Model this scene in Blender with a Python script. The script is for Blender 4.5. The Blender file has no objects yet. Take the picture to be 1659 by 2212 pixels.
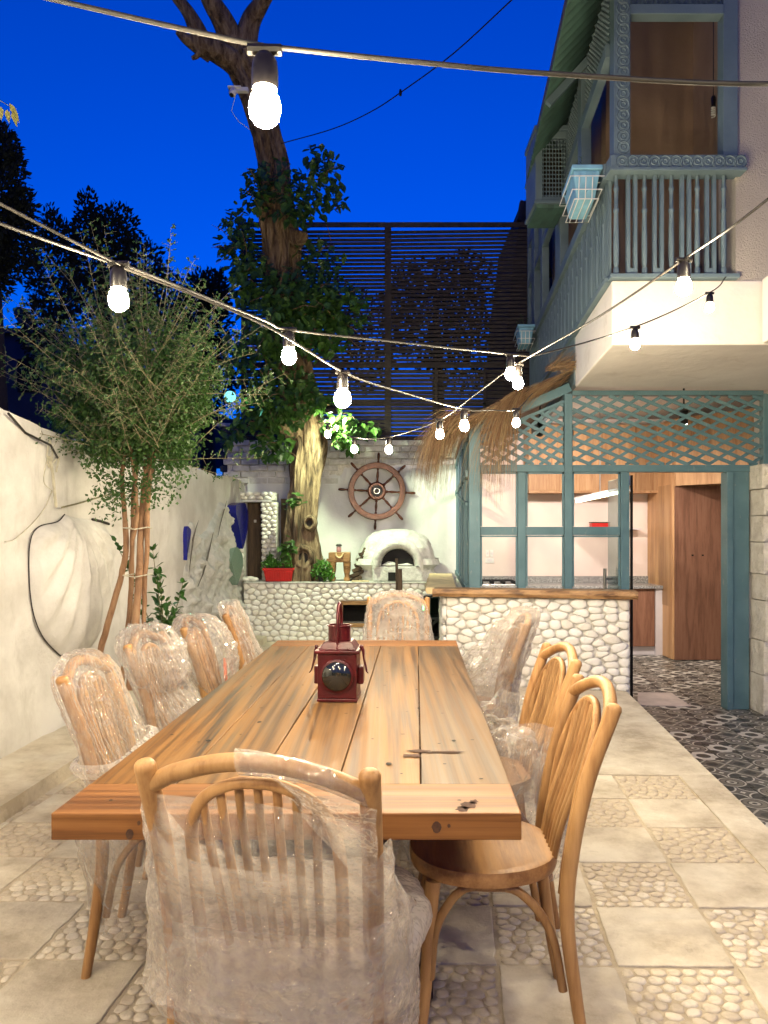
import bpy, math, random
from mathutils import Vector, Matrix, noise
PI = math.pi
R = random.Random(11)
sc = bpy.context.scene
C = sc.collection
V = Vector

# ------------------------------------------------------------------ camera, sky, exposure
F, CU, HV, H = 1600.0, 829.5, 1155.0, 1.42      # focal length / centre / horizon in picture units, eye height in metres
cd = bpy.data.cameras.new('camera')
cam = bpy.data.objects.new('camera', cd); C.objects.link(cam)
cam.location = (0, 0, H); cam.rotation_euler = (PI/2, 0, 0)
cd.sensor_fit = 'AUTO'; cd.sensor_width = 36; cd.lens = F/2212*36
cd.shift_y = (HV-1106)/2212
cd.clip_start = 0.05; cd.clip_end = 900
sc.camera = cam

world = bpy.data.worlds.new('World'); sc.world = world; world.use_nodes = True
wn = world.node_tree
sky = wn.nodes.new('ShaderNodeTexSky'); sky.sky_type = 'NISHITA'; sky.sun_disc = False
sky.sun_elevation = math.radians(-0.2); sky.sun_rotation = math.radians(0); sky.ozone_density = 9
sky.dust_density = 0.4; sky.air_density = 1.0
hs = wn.nodes.new('ShaderNodeHueSaturation'); hs.inputs['Saturation'].default_value = 1.10; hs.inputs['Hue'].default_value = .494
wn.links.new(sky.outputs[0], hs.inputs['Color'])
wn.links.new(hs.outputs[0], wn.nodes['Background'].inputs[0])
wn.nodes['Background'].inputs[1].default_value = 0.150

vs = sc.view_settings
vs.view_transform = 'Standard'; vs.look = 'None'; vs.exposure = 3.2; vs.gamma = 1.0; vs.use_curve_mapping = False
BULB = 150.0                                    # radiance of a lit bulb
cy = sc.cycles
cy.max_bounces = 5; cy.diffuse_bounces = 3; cy.glossy_bounces = 2; cy.transmission_bounces = 4
cy.transparent_max_bounces = 16; cy.caustics_reflective = False; cy.caustics_refractive = False
cy.sample_clamp_indirect = 3.0; cy.use_denoising = True; cy.use_adaptive_sampling = True; cy.adaptive_threshold = 0.02
try: cy.use_light_tree = True
except Exception: pass

# ------------------------------------------------------------------ helpers
def at(u, v, Y):
    return V(((u-CU)/F*Y, Y, H-(v-HV)/F*Y))

class MB:
    """collects geometry for ONE mesh object"""
    def __init__(s): s.v = []; s.f = []
    def add(s, vs_, fs_):
        n = len(s.v); s.v += [tuple(p) for p in vs_]; s.f += [tuple(i+n for i in f) for f in fs_]; return s
    def box(s, lo, hi):
        x0, y0, z0 = lo; x1, y1, z1 = hi
        return s.add([(x0,y0,z0),(x1,y0,z0),(x1,y1,z0),(x0,y1,z0),(x0,y0,z1),(x1,y0,z1),(x1,y1,z1),(x0,y1,z1)],
                     [(0,3,2,1),(4,5,6,7),(0,1,5,4),(1,2,6,5),(2,3,7,6),(3,0,4,7)])
    def hexa(s, p):           # 4 bottom + 4 top corners, counter-clockwise from above
        return s.add(p, [(0,3,2,1),(4,5,6,7),(0,1,5,4),(1,2,6,5),(2,3,7,6),(3,0,4,7)])
    def beam(s, a, b, w, h, up=(0,0,1)):
        a, b = V(a), V(b); d = (b-a).normalized(); up = V(up)
        if abs(d.dot(up)) > .98: up = V((0,1,0))
        r = d.cross(up).normalized()*w/2; t = r.cross(d).normalized()*h/2
        return s.hexa([a-r-t, a+r-t, b+r-t, b-r-t, a-r+t, a+r+t, b+r+t, b-r+t])
    def tube(s, pts, rad, n=8, cap=True, flat=1.0):
        pts = [V(p) for p in pts]; m = len(pts)
        if not hasattr(rad, '__len__'): rad = [rad]*m
        d0 = (pts[1]-pts[0]).normalized()
        u = d0.cross(V((0,0,1)));
        if u.length < .1: u = d0.cross(V((0,1,0)))
        u.normalize(); vv = []
        for i in range(m):
            d = (pts[min(i+1,m-1)]-pts[max(i-1,0)])
            d = d.normalized() if d.length > 1e-9 else d0
            u = (u-d*u.dot(d)); u.normalize(); w = d.cross(u)
            for k in range(n):
                a = 2*PI*k/n; vv.append(pts[i]+(u*math.cos(a)+w*math.sin(a)*flat)*rad[i])
        ff = [(i*n+k, i*n+(k+1)%n, (i+1)*n+(k+1)%n, (i+1)*n+k) for i in range(m-1) for k in range(n)]
        if cap: ff += [tuple(range(n))[::-1], tuple((m-1)*n+k for k in range(n))]
        return s.add(vv, ff)
    def lathe(s, prof, c, axis=(0,0,1), n=14, cap=True):
        ax = V(axis).normalized(); u = ax.cross(V((0,1,0)))
        if u.length < .1: u = ax.cross(V((1,0,0)))
        u.normalize(); w = ax.cross(u); c = V(c)
        vv = [c+ax*z+(u*math.cos(2*PI*k/n)+w*math.sin(2*PI*k/n))*r for r, z in prof for k in range(n)]
        m = len(prof)
        ff = [(i*n+k, i*n+(k+1)%n, (i+1)*n+(k+1)%n, (i+1)*n+k) for i in range(m-1) for k in range(n)]
        if cap: ff += [tuple(range(n))[::-1], tuple((m-1)*n+k for k in range(n))]
        return s.add(vv, ff)
    def prism(s, poly, off):  # poly: 3-D points of the front face, off: offset vector of the back face
        n = len(poly); off = V(off); p = [V(q) for q in poly]
        return s.add(p+[q+off for q in p], [tuple(range(n)), tuple(range(2*n-1, n-1, -1))] + [(i, i+n, (i+1) % n+n, (i+1) % n) for i in range(n)])
    def ball(s, c, r, n=12, m=8):
        c = V(c); rx, ry, rz = r if hasattr(r, '__len__') else (r, r, r)
        vv = [c+V((0,0,-rz))]
        for i in range(1, m):
            a = -PI/2+PI*i/m
            for k in range(n): vv.append(c+V((rx*math.cos(a)*math.cos(2*PI*k/n), ry*math.cos(a)*math.sin(2*PI*k/n), rz*math.sin(a))))
        vv.append(c+V((0,0,rz))); L = len(vv)-1
        ff = [(0, 1+(k+1) % n, 1+k) for k in range(n)]
        ff += [(1+i*n+k, 1+i*n+(k+1) % n, 1+(i+1)*n+(k+1) % n, 1+(i+1)*n+k) for i in range(m-2) for k in range(n)]
        ff += [(L, 1+(m-2)*n+k, 1+(m-2)*n+(k+1) % n) for k in range(n)]
        return s.add(vv, ff)
    def build(s, name, mat, parent=None, smooth=None, bev=0, kind=None, local=False):
        me = bpy.data.meshes.new(name); me.from_pydata(s.v, [], s.f); me.update()
        return link(name, me, mat, parent, smooth, bev, kind, local)

PM = {}
def link(name, me, mat, parent=None, smooth=None, bev=0, kind=None, local=False):
    """an object for a mesh; smooth = sharp-edge angle in degrees; local = coordinates already relative to the parent"""
    if mat is not None and not me.materials: me.materials.append(M[mat])
    if smooth is not None:
        me.polygons.foreach_set('use_smooth', [True]*len(me.polygons)); me.set_sharp_from_angle(angle=math.radians(smooth))
    o = bpy.data.objects.new(name, me); C.objects.link(o)
    if parent is not None:
        o.parent = parent
        if not local: o.matrix_parent_inverse = PM[parent.name].inverted()
        PM[o.name] = Matrix()
    else: PM[o.name] = Matrix()
    if bev:
        b = o.modifiers.new('bevel', 'BEVEL'); b.width = bev; b.segments = 2; b.limit_method = 'ANGLE'; b.angle_limit = math.radians(40)
    if kind: o['kind'] = kind
    return o
def tag(o, label=None, cat=None, group=None, kind=None):
    if label: o['label'] = label
    if cat: o['category'] = cat
    if group: o['group'] = group
    if kind: o['kind'] = kind
    return o
def thing(name, label, cat, loc=(0,0,0), rz=0, group=None):
    o = bpy.data.objects.new(name, None); C.objects.link(o); o.empty_display_size = .1
    o.location = loc; o.rotation_euler = (0, 0, rz)
    PM[o.name] = Matrix.Translation(V(loc)) @ Matrix.Rotation(rz, 4, 'Z')
    return tag(o, label, cat, group)
def mono(name, mb, mat, label, cat, group=None, **k): return tag(mb.build(name, mat, **k), label, cat, group)
def struct(name, mb, mat, **k): return tag(mb.build(name, mat, **k), kind='structure')
def copy_part(o, parent, inv=None):
    c = o.copy(); C.objects.link(c); c.parent = parent
    if inv is not None: c.matrix_parent_inverse = inv
    return c
def fbm(p, f=1.0, o=4):
    return noise.fractal(V(p)*f, 1.0, 2.0, o, noise_basis='PERLIN_ORIGINAL')
def rnd(a, b): return R.uniform(a, b)
def spline(pts, n=8):
    """Catmull-Rom through points (any dimension)"""
    P = [list(p) for p in pts]; P = [[2*a-b for a, b in zip(P[0], P[1])]]+P+[[2*a-b for a, b in zip(P[-1], P[-2])]]
    out = []
    for i in range(1, len(P)-2):
        for k in range(n):
            t = k/n; a, b, c, d = P[i-1], P[i], P[i+1], P[i+2]
            out.append([.5*(2*q+(r-p)*t+(2*p-5*q+4*r-s_)*t*t+(-p+3*q-3*r+s_)*t**3) for p, q, r, s_ in zip(a, b, c, d)])
    out.append(list(P[-2])); return out
def clip_poly(poly, nx, ny, d):
    """keep the side nx*x+ny*y <= d of a convex 2-D polygon"""
    out = []; n = len(poly)
    for i in range(n):
        a, b = poly[i], poly[(i+1) % n]; da = nx*a[0]+ny*a[1]-d; db = nx*b[0]+ny*b[1]-d
        if da <= 0: out.append(a)
        if da*db < 0:
            t = da/(da-db); out.append((a[0]+(b[0]-a[0])*t, a[1]+(b[1]-a[1])*t))
    return out
def cells(poly, w, h, jit=.35, relax=1, holes=()):
    """Voronoi cells of jittered points inside a convex polygon; w,h = mean cell size"""
    xs = [p[0] for p in poly]; ys = [p[1] for p in poly]; pts = []
    def inside(x, y):
        s0 = None
        for i in range(len(poly)):
            a, b = poly[i], poly[(i+1) % len(poly)]; cr = (b[0]-a[0])*(y-a[1])-(b[1]-a[1])*(x-a[0])
            if abs(cr) < 1e-12: continue
            if s0 is None: s0 = cr > 0
            elif (cr > 0) != s0: return False
        return not any(a0 < x < a1 and b0 < y < b1 for a0, b0, a1, b1 in holes)
    nj = max(1, round((max(ys)-min(ys))/h)); ni = max(1, round((max(xs)-min(xs))/w))
    for j in range(-1, nj+1):
        for i in range(-1, ni+2):
            x = min(xs)+(i+.5*(j % 2)+rnd(-jit, jit))*(max(xs)-min(xs))/ni; y = min(ys)+(j+.5+rnd(-jit, jit))*(max(ys)-min(ys))/nj
            if inside(x, y): pts.append((x, y))
    k = w/h; res = []
    for it in range(relax+1):
        res = []; new = []
        for a in pts:
            nb = sorted(((b[0]-a[0])**2+((b[1]-a[1])*k)**2, b) for b in pts if b is not a and abs(b[0]-a[0]) < 3.2*w and abs(b[1]-a[1]) < 3.2*h)[:14]
            c = list(poly)
            for _, b in nb:
                nx, ny = b[0]-a[0], (b[1]-a[1])*k*k
                c = clip_poly(c, nx, ny, (nx*(a[0]+b[0])+ny*(a[1]+b[1]))/2)
                if len(c) < 3: break
            if len(c) < 3: continue
            for hx0, hy0, hx1, hy1 in holes:      # keep the cell clear of openings
                if any(hx0 < q[0] < hx1 and hy0 < q[1] < hy1 for q in c) or (min(q[0] for q in c) < hx1 and max(q[0] for q in c) > hx0 and min(q[1] for q in c) < hy1 and max(q[1] for q in c) > hy0):
                    if a[0] <= hx0: c = clip_poly(c, 1, 0, hx0)
                    elif a[0] >= hx1: c = clip_poly(c, -1, 0, -hx1)
                    elif a[1] <= hy0: c = clip_poly(c, 0, 1, hy0)
                    else: c = clip_poly(c, 0, -1, -hy1)
            if len(c) < 3: continue
            A = sum(p[0]*q[1]-q[0]*p[1] for p, q in zip(c, c[1:]+c[:1]))/2
            if abs(A) < .12*w*h: continue
            cx = sum((p[0]+q[0])*(p[0]*q[1]-q[0]*p[1]) for p, q in zip(c, c[1:]+c[:1]))/6/A
            cyy = sum((p[1]+q[1])*(p[0]*q[1]-q[0]*p[1]) for p, q in zip(c, c[1:]+c[:1]))/6/A
            new.append((cx, cyy)); res.append(((cx, cyy), c))
        pts = new
    return res
def pebble(mb, cen, poly, frame, depth, gap, n=9, sharp=.5):
    """a rounded stone over one cell; frame(x, y, d) -> 3-D point, d = height above the bed"""
    cx, cyy = cen; ring = []
    for k in range(n):
        a = 2*PI*k/n+.3; dx, dy = math.cos(a), math.sin(a); best = 1e9
        for p, q in zip(poly, poly[1:]+poly[:1]):
            ex, ey = q[0]-p[0], q[1]-p[1]; den = dx*ey-dy*ex
            if abs(den) < 1e-12: continue
            t = ((p[0]-cx)*ey-(p[1]-cyy)*ex)/den
            if 0 < t < best: best = t
        ring.append(best)
    av = sum(ring)/n
    ring = [max(.012, min(r, av*1.75)*.8+.2*(ring[k-1]+ring[(k+1) % n])/2-gap) for k, r in enumerate(ring)]
    tx, ty = rnd(-.25, .25), rnd(-.25, .25); dd = depth*rnd(.75, 1.15)
    vv = []
    for sc_, hh in ((.93, 0), (1.0, .38), (.84, .74), (.5, .96)):
        for k in range(n):
            a = 2*PI*k/n+.3; x = math.cos(a)*ring[k]*sc_; y = math.sin(a)*ring[k]*sc_
            vv.append(frame(cx+x, cyy+y, dd*hh*(1+(tx*x+ty*y)/av)))
    vv.append(frame(cx, cyy, dd))
    ff = [(i*n+k, i*n+(k+1) % n, (i+1)*n+(k+1) % n, (i+1)*n+k) for i in range(3) for k in range(n)]
    ff += [(3*n+k, 3*n+(k+1) % n, 4*n) for k in range(n)]
    mb.add(vv, ff)

# ------------------------------------------------------------------ materials (all procedural)
M = {}
def node(nt, t, **k):
    n = nt.nodes.new(t)
    for a, b in k.items(): setattr(n, a, b)
    return n
class Mat:
    def __init__(s, name, col=(.5,.5,.5), rough=.6, metal=0, spec=.5):
        m = bpy.data.materials.new(name); m.use_nodes = True; M[name] = m
        s.nt = m.node_tree; s.b = s.nt.nodes['Principled BSDF']; s.out = s.nt.nodes['Material Output']
        s.b.inputs['Base Color'].default_value = (*col, 1); s.b.inputs['Roughness'].default_value = rough
        s.b.inputs['Metallic'].default_value = metal; s.b.inputs['Specular IOR Level'].default_value = spec
        s.tc = node(s.nt, 'ShaderNodeTexCoord'); s.vec = s.tc.outputs['Object']; s.h = None
    def L(s, a, b): s.nt.links.new(a, b)
    def rand(s, k=7.0):
        oi = node(s.nt, 'ShaderNodeObjectInfo'); mm = node(s.nt, 'ShaderNodeVectorMath', operation='SCALE')
        cmb = node(s.nt, 'ShaderNodeCombineXYZ')
        for i in range(3): s.L(oi.outputs['Random'], cmb.inputs[i])
        s.L(cmb.outputs[0], mm.inputs[0]); mm.inputs['Scale'].default_value = k
        ad = node(s.nt, 'ShaderNodeVectorMath', operation='ADD'); s.L(s.vec, ad.inputs[0]); s.L(mm.outputs[0], ad.inputs[1])
        s.vec = ad.outputs[0]; s.rnd = oi.outputs['Random']; return s
    def map(s, scale=(1,1,1), rot=(0,0,0)):
        mp = node(s.nt, 'ShaderNodeMapping'); mp.inputs['Scale'].default_value = scale; mp.inputs['Rotation'].default_value = rot
        s.L(s.vec, mp.inputs[0]); return mp.outputs[0]
    def noise(s, scale, detail=4, rough=.55, dist=0, vec=None):
        n = node(s.nt, 'ShaderNodeTexNoise'); n.inputs['Scale'].default_value = scale; n.inputs['Detail'].default_value = detail
        n.inputs['Roughness'].default_value = rough; n.inputs['Distortion'].default_value = dist
        s.L(vec or s.vec, n.inputs['Vector']); return n.outputs['Fac']
    def voro(s, scale, feature='F1', vec=None):
        n = node(s.nt, 'ShaderNodeTexVoronoi', feature=feature); n.inputs['Scale'].default_value = scale
        s.L(vec or s.vec, n.inputs['Vector']); return n.outputs['Distance']
    def ramp(s, fac, stops):
        r = node(s.nt, 'ShaderNodeValToRGB'); e = r.color_ramp.elements
        while len(e) < len(stops): e.new(.5)
        for q, (p, c) in zip(e, stops): q.position = p; q.color = (*c, 1) if hasattr(c, '__len__') else (c, c, c, 1)
        s.L(fac, r.inputs[0]); return r.outputs[0]
    def mix(s, a, b, fac, mode='MIX'):
        m = node(s.nt, 'ShaderNodeMix', data_type='RGBA', blend_type=mode)
        for sock, val in ((m.inputs[0], fac), (m.inputs[6], a), (m.inputs[7], b)):
            if isinstance(val, (int, float)): sock.default_value = val
            elif isinstance(val, tuple): sock.default_value = (*val, 1)
            else: s.L(val, sock)
        return m.outputs[2]
    def math(s, op, a, b=None):
        m = node(s.nt, 'ShaderNodeMath', operation=op)
        for i, val in enumerate((a, b)):
            if val is None: continue
            if isinstance(val, (int, float)): m.inputs[i].default_value = val
            else: s.L(val, m.inputs[i])
        return m.outputs[0]
    def col(s, c): s.L(c, s.b.inputs['Base Color']); return s
    def rough(s, c): s.L(c, s.b.inputs['Roughness']); return s
    def bump(s, hgt, strength=.3, dist=.02):
        b = node(s.nt, 'ShaderNodeBump'); b.inputs['Strength'].default_value = strength; b.inputs['Distance'].default_value = dist
        s.L(hgt, b.inputs['Height'])
        if s.h: s.L(s.h, b.inputs['Normal'])
        s.h = b.outputs[0]; s.L(s.h, s.b.inputs['Normal']); return s

def plain(name, col, rough=.6, metal=0, var=.25, scale=8, bump=.15, bd=.01, spec=.5):
    m = Mat(name, col, rough, metal, spec).rand()
    n = m.noise(scale, 5); lo = tuple(c*(1-var) for c in col); hi = tuple(min(1, c*(1+var)) for c in col)
    m.col(m.ramp(n, [(.3, lo), (.7, hi)]))
    if bump: m.bump(m.noise(scale*6, 4), bump, bd)
    return m
def wood(name, c1, c2, c3, axis=1, rough=.4, ring=34, stretch=.05, grey=None, bump=.12):
    m = Mat(name, c1, rough).rand(9.0)
    s = [1, 1, 1]; s[axis] = stretch; v = m.map(tuple(s))
    n1 = m.noise(2.2, 3, .5, .4, v); rg = m.math('SINE', m.math('MULTIPLY', n1, ring*4.0))
    n2 = m.noise(38, 5, .62, 0, v); n3 = m.noise(150, 3, .6, 0, v)
    g = m.math('ADD', m.math('MULTIPLY', rg, .07), m.math('ADD', m.math('MULTIPLY', n2, .6), m.math('MULTIPLY', n3, .25)))
    c = m.ramp(g, [(.30, c3), (.44, c1), (.60, c2)])
    if grey: c = m.mix(c, grey, m.ramp(m.noise(3.2, 2, .5, .3, m.map(tuple(1 if i != axis else .30 for i in range(3)))), [(.42, 0), (.74, .62)]))
    t = m.math('ADD', m.math('MULTIPLY', m.rnd, .50), .72)
    cm = node(m.nt, 'ShaderNodeMix', data_type='RGBA', blend_type='MULTIPLY'); cm.inputs[0].default_value = 1
    m.L(c, cm.inputs[6]); m.L(t, cm.inputs[7]); m.col(cm.outputs[2])
    m.b.inputs['Specular IOR Level'].default_value = .3
    m.bump(g, bump, .004); m.rough(m.ramp(n2, [(.3, rough*.8), (.7, min(1, rough*1.35))]))
    return m
def glow(name, col, strength):
    m = Mat(name); e = node(m.nt, 'ShaderNodeEmission'); e.inputs[0].default_value = (*col, 1); e.inputs[1].default_value = strength
    m.L(e.outputs[0], m.out.inputs['Surface']); return m
def leafm(name, c1, c2, rough=.45):
    m = Mat(name, c1, rough); g = node(m.nt, 'ShaderNodeNewGeometry')
    m.col(m.ramp(g.outputs['Random Per Island'], [(0, c1), (1, c2)]))
    tr = node(m.nt, 'ShaderNodeBsdfTranslucent'); tr.inputs[0].default_value = (*[min(1, c*1.3) for c in c2], 1)
    mx = node(m.nt, 'ShaderNodeMixShader'); mx.inputs[0].default_value = .22
    m.L(m.b.outputs[0], mx.inputs[1]); m.L(tr.outputs[0], mx.inputs[2]); m.L(mx.outputs[0], m.out.inputs['Surface']); return m

# white plaster, stained and trowelled
m = Mat('plaster_white', (.74,.72,.67), .85)
m.col(m.mix(m.ramp(m.noise(1.3, 6, .62), [(.38, (.52,.50,.465)), (.60, (.71,.695,.66))]), (.42,.40,.36), m.ramp(m.noise(3.0, 8, .7, 1.2, m.map((1,1,.45))), [(.54, 0), (.74, .6)])))
m.bump(m.noise(9, 8, .66), .55, .03)
m = Mat('plaster_back', (.66,.66,.66), .85)
m.col(m.mix(m.ramp(m.noise(1.1, 6, .6), [(.3, (.56,.56,.57)), (.65, (.70,.70,.69))]), (.36,.35,.34), m.ramp(m.noise(2.2, 8, .7, 1.0), [(.62, 0), (.82, .5)])))
m.bump(m.noise(6, 8, .66), .4, .03)
m = Mat('plaster_rough', (.72,.72,.68), .9)
m.col(m.ramp(m.noise(9, 7, .65), [(.3, (.52,.52,.48)), (.6, (.75,.75,.71))]))
m.bump(m.noise(14, 9, .72), .9, .06)
m = Mat('plaster_pink', (.62,.53,.47), .9)
m.col(m.ramp(m.noise(2, 5), [(.3, (.50,.445,.385)), (.7, (.61,.55,.48))])); m.bump(m.noise(85, 4, .7), 1.0, .02)
m = Mat('plaster_slab', (.76,.71,.66), .85)
m.col(m.mix(m.ramp(m.noise(1.0, 6), [(.3, (.66,.61,.57)), (.65, (.78,.74,.70))]), (.42,.36,.30), m.ramp(m.noise(2.4, 8, .7, .8), [(.56, 0), (.76, .55)])))
m.bump(m.noise(10, 5), .3, .02)
m = Mat('kitchen_wall', (.80,.66,.60), .8); m.col(m.ramp(m.noise(2, 6), [(.3, (.74,.61,.56)), (.7, (.82,.70,.65))])); m.bump(m.noise(30, 4), .15, .01)
m = Mat('loggia_wall', (.30,.20,.14), .9); m.col(m.ramp(m.noise(1.5, 6), [(.3, (.24,.155,.10)), (.7, (.36,.245,.165))])); m.bump(m.noise(30, 4), .2, .01)
m = Mat('concrete', (.60,.55,.47), .85).rand(5)
m.col(m.mix(m.ramp(m.noise(3.2, 9, .68), [(.36, (.40,.335,.245)), (.5, (.57,.50,.385)), (.64, (.68,.62,.50))]), (.27,.22,.165), m.mix(m.ramp(m.noise(11, 8, .75, .6), [(.60, 0), (.76, .75)]), m.ramp(m.noise(1.7, 5, .6, .8), [(.52, 0), (.72, .45)]), .5, 'SCREEN')))
m.bump(m.noise(20, 8, .72), .6, .016)
m = Mat('mortar', (.50,.43,.33), .95); m.col(m.ramp(m.noise(12, 8, .7), [(.3, (.44,.36,.25)), (.7, (.63,.54,.40))])); m.bump(m.noise(70, 6, .7), .9, .012)
m = Mat('joint_white', (.52,.51,.46), .95); m.col(m.ramp(m.noise(16, 8, .7), [(.3, (.48,.46,.41)), (.62, (.78,.76,.71))])); m.bump(m.noise(60, 6, .7), .8, .015)
m = Mat('pebble_white', (.80,.79,.74), .5).rand(6)
m.col(m.mix(m.mix(m.ramp(m.noise(9, 7, .66), [(.28, (.68,.66,.60)), (.5, (.80,.78,.73)), (.75, (.86,.845,.80))]), m.ramp(m.rnd, [(0, (.66,.60,.50)), (.35, (.80,.77,.70)), (.7, (.86,.85,.82)), (1, (.72,.71,.68))]), .55), (.33,.31,.27), m.ramp(m.noise(26, 8, .75, .7), [(.63, 0), (.76, .55)])))
m.bump(m.noise(22, 6, .65), .55, .016); m.rough(m.ramp(m.noise(40, 3), [(.3, .40), (.7, .68)]))
m = Mat('pebble_floor', (.60,.53,.43), .6).rand(6)
c = m.ramp(m.rnd, [(0, (.55,.465,.345)), (.5, (.65,.57,.44)), (1, (.72,.65,.53))])
m.col(m.mix(c, (.34,.285,.21), m.ramp(m.noise(30, 7, .7), [(.48, 0), (.74, .65)]))); m.bump(m.noise(60, 6, .65), .5, .008)
m = Mat('brick_white', (.62,.61,.58), .85).rand(6)
m.col(m.mix(m.ramp(m.noise(12, 6), [(.3, (.48,.465,.44)), (.7, (.70,.69,.66))]), (.24,.21,.18), m.ramp(m.noise(16, 8, .72, .6), [(.57, 0), (.75, .7)]))); m.bump(m.noise(35, 6, .68), .7, .012)
m = Mat('stone_block', (.72,.69,.62), .85).rand(6)
m.col(m.ramp(m.noise(7, 7, .65), [(.3, (.54,.50,.43)), (.65, (.76,.73,.66))])); m.bump(m.noise(13, 8, .66), .9, .05)
m = Mat('paint_blue', (.10,.22,.25), .5).rand(5)
m.col(m.mix(m.ramp(m.noise(4, 5), [(.3, (.075,.155,.190)), (.7, (.110,.208,.245))]), (.30,.31,.28), m.mix(m.ramp(m.noise(22, 8, .72, .4, m.map((1,1,.25))), [(.60, 0), (.74, .75)]), m.ramp(m.noise(2.5, 6, .7), [(.55, 0), (.75, .3)]), .6, 'SCREEN')))
m.bump(m.noise(60, 4, .6, 0, m.map((1,1,.15))), .25, .004)
m = Mat('paint_balcony', (.13,.21,.235), .6).rand(5)
m.col(m.mix(m.ramp(m.noise(4, 5), [(.3, (.10,.150,.185)), (.7, (.145,.205,.235))]), (.10,.09,.075), m.ramp(m.noise(20, 8, .72, .4, m.map((1,1,.25))), [(.64, 0), (.80, .6)]))); m.bump(m.noise(50, 4), .25, .004)
wood('wood_table', (.172,.080,.021), (.232,.115,.033), (.062,.025,.007), 1, .46, 30, .018, grey=(.105,.068,.040))
wood('wood_table_end', (.200,.082,.023), (.250,.112,.035), (.100,.038,.011), 0, .46, 26, .022)
wood('wood_chair', (.375,.205,.080), (.45,.26,.108), (.27,.135,.05), 2, .42, 5, .08, bump=.05)
wood('wood_seat', (.33,.172,.068), (.40,.22,.09), (.23,.11,.042), 0, .40, 8, .10, bump=.05)
wood('wood_bar', (.34,.19,.085), (.50,.31,.15), (.11,.055,.025), 0, .5, 22, .10, bump=.35)
wood('oak', (.52,.30,.15), (.60,.37,.20), (.40,.21,.10), 2, .45, 10, .06)
wood('walnut', (.225,.110,.070), (.265,.135,.088), (.165,.078,.05), 2, .42, 12, .08)
wood('wood_dark', (.075,.048,.03), (.13,.085,.05), (.03,.018,.012), 2, .6, 12, .1)
wood('wood_stool', (.33,.18,.075), (.46,.27,.12), (.16,.075,.03), 0, .5, 16, .15)
wood('wood_wheel', (.13,.045,.022), (.19,.070,.034), (.07,.022,.012), 0, .28, 8, .2, bump=.05)
plain('copper', (.105,.046,.032), .33, .45, .35, 20, .15, .004)
plain('wood_slat', (.035,.026,.021), .8, 0, .4, 6, .2, .004)
plain('steel_dark', (.02,.02,.022), .45, .3, .3, 10, .1, .002)
plain('steel', (.55,.54,.52), .3, .9, .15, 10, .05, .002)
plain('cable', (.020,.017,.014), .6, 0, .35, 40, .1, .002)
plain('socket_black', (.009,.007,.006), .38, 0, .3, 20, .1, .002)
plain('soot', (.008,.007,.007), .95, 0, .5, 8, .3, .01)
plain('white_plastic', (.72,.71,.68), .4, 0, .08, 8, 0)
plain('red_paint', (.062,.0035,.005), .34, .1, .55, 12, .25, .004)
plain('red_plastic', (.62,.015,.012), .45, 0, .15, 8, .05, .002)
plain('planter_blue', (.20,.42,.58), .5, 0, .15, 10, .1, .003)
plain('wire_white', (.75,.74,.72), .4, .2, .1, 8, 0)
plain('roof_green', (.055,.115,.095), .6, .1, .3, 5, .15, .005)
plain('dark_building', (.05,.055,.07), .9, 0, .3, 1.5, .2, .02)
plain('dark_brown', (.03,.022,.02), .9, 0, .35, 3, .3, .02)
plain('inlay_blue', (.006,.010,.22), .25, 0, .2, 5, .05, .002)
plain('inlay_green', (.20,.30,.24), .5, 0, .2, 60, .4, .004)
plain('crack_grey', (.13,.12,.10), .95, 0, .4, 20, .3, .01)
plain('dark_gap', (.03,.026,.022), .95, 0, .4, 20, .3, .01)
plain('pot_black', (.02,.02,.02), .5, 0, .3, 12, .1, .003)
plain('clay_pink', (.42,.20,.21), .5, 0, .25, 20, .1, .003)
plain('dark_pebble', (.03,.03,.032), .4, 0, .3, 20, .2, .003)
plain('soil', (.05,.035,.022), .95, 0, .4, 30, .8, .01)
plain('plank_pale', (.60,.47,.26), .6, 0, .2, 12, .2, .004)
plain('mat_pale', (.55,.46,.42), .85, 0, .15, 6, .2, .004)
plain('cabinet_white', (.62,.58,.60), .4, 0, .08, 4, 0)
plain('orange_paper', (.75,.13,.03), .5, 0, .2, 20, .2, .004)
plain('twig', (.22,.20,.11), .7, 0, .3, 20, .2, .003)
plain('vine', (.14,.085,.045), .85, 0, .35, 18, .4, .006)
plain('ribbon', (.50,.47,.36), .6, 0, .3, 14, .1, .003)
plain('ground_dirt', (.09,.075,.06), .95, 0, .3, 2, .4, .03)
m = Mat('granite', (.09,.09,.095), .22).rand(); m.col(m.ramp(m.voro(90), [(.1, (.02,.02,.022)), (.35, (.13,.13,.14)), (.6, (.42,.41,.40))]))
m = Mat('bark', (.22,.15,.09), .9)
vz = m.map((1, 1, .16)); a = m.noise(14, 8, .68, .6, vz)
m.col(m.ramp(a, [(.38, (.04,.024,.013)), (.5, (.17,.11,.063)), (.64, (.31,.225,.14))])); m.bump(a, 1.0, .06)
m = Mat('stem_bark', (.28,.15,.075), .75); a = m.noise(18, 7, .66, .6, m.map((1, 1, .3)))
m.col(m.ramp(a, [(.3, (.15,.075,.035)), (.5, (.30,.165,.085)), (.75, (.42,.27,.15))])); m.bump(a, .7, .012)
leafm('leaf_tree', (.022,.062,.013), (.066,.15,.026))
leafm('leaf_shrub', (.026,.075,.016), (.068,.145,.032))
leafm('leaf_glossy', (.02,.065,.012), (.05,.13,.02), .3)
leafm('leaf_herb', (.05,.16,.02), (.11,.28,.04))
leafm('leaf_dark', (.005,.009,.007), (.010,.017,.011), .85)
leafm('leaf_yellow', (.30,.28,.06), (.42,.38,.10))
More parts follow.
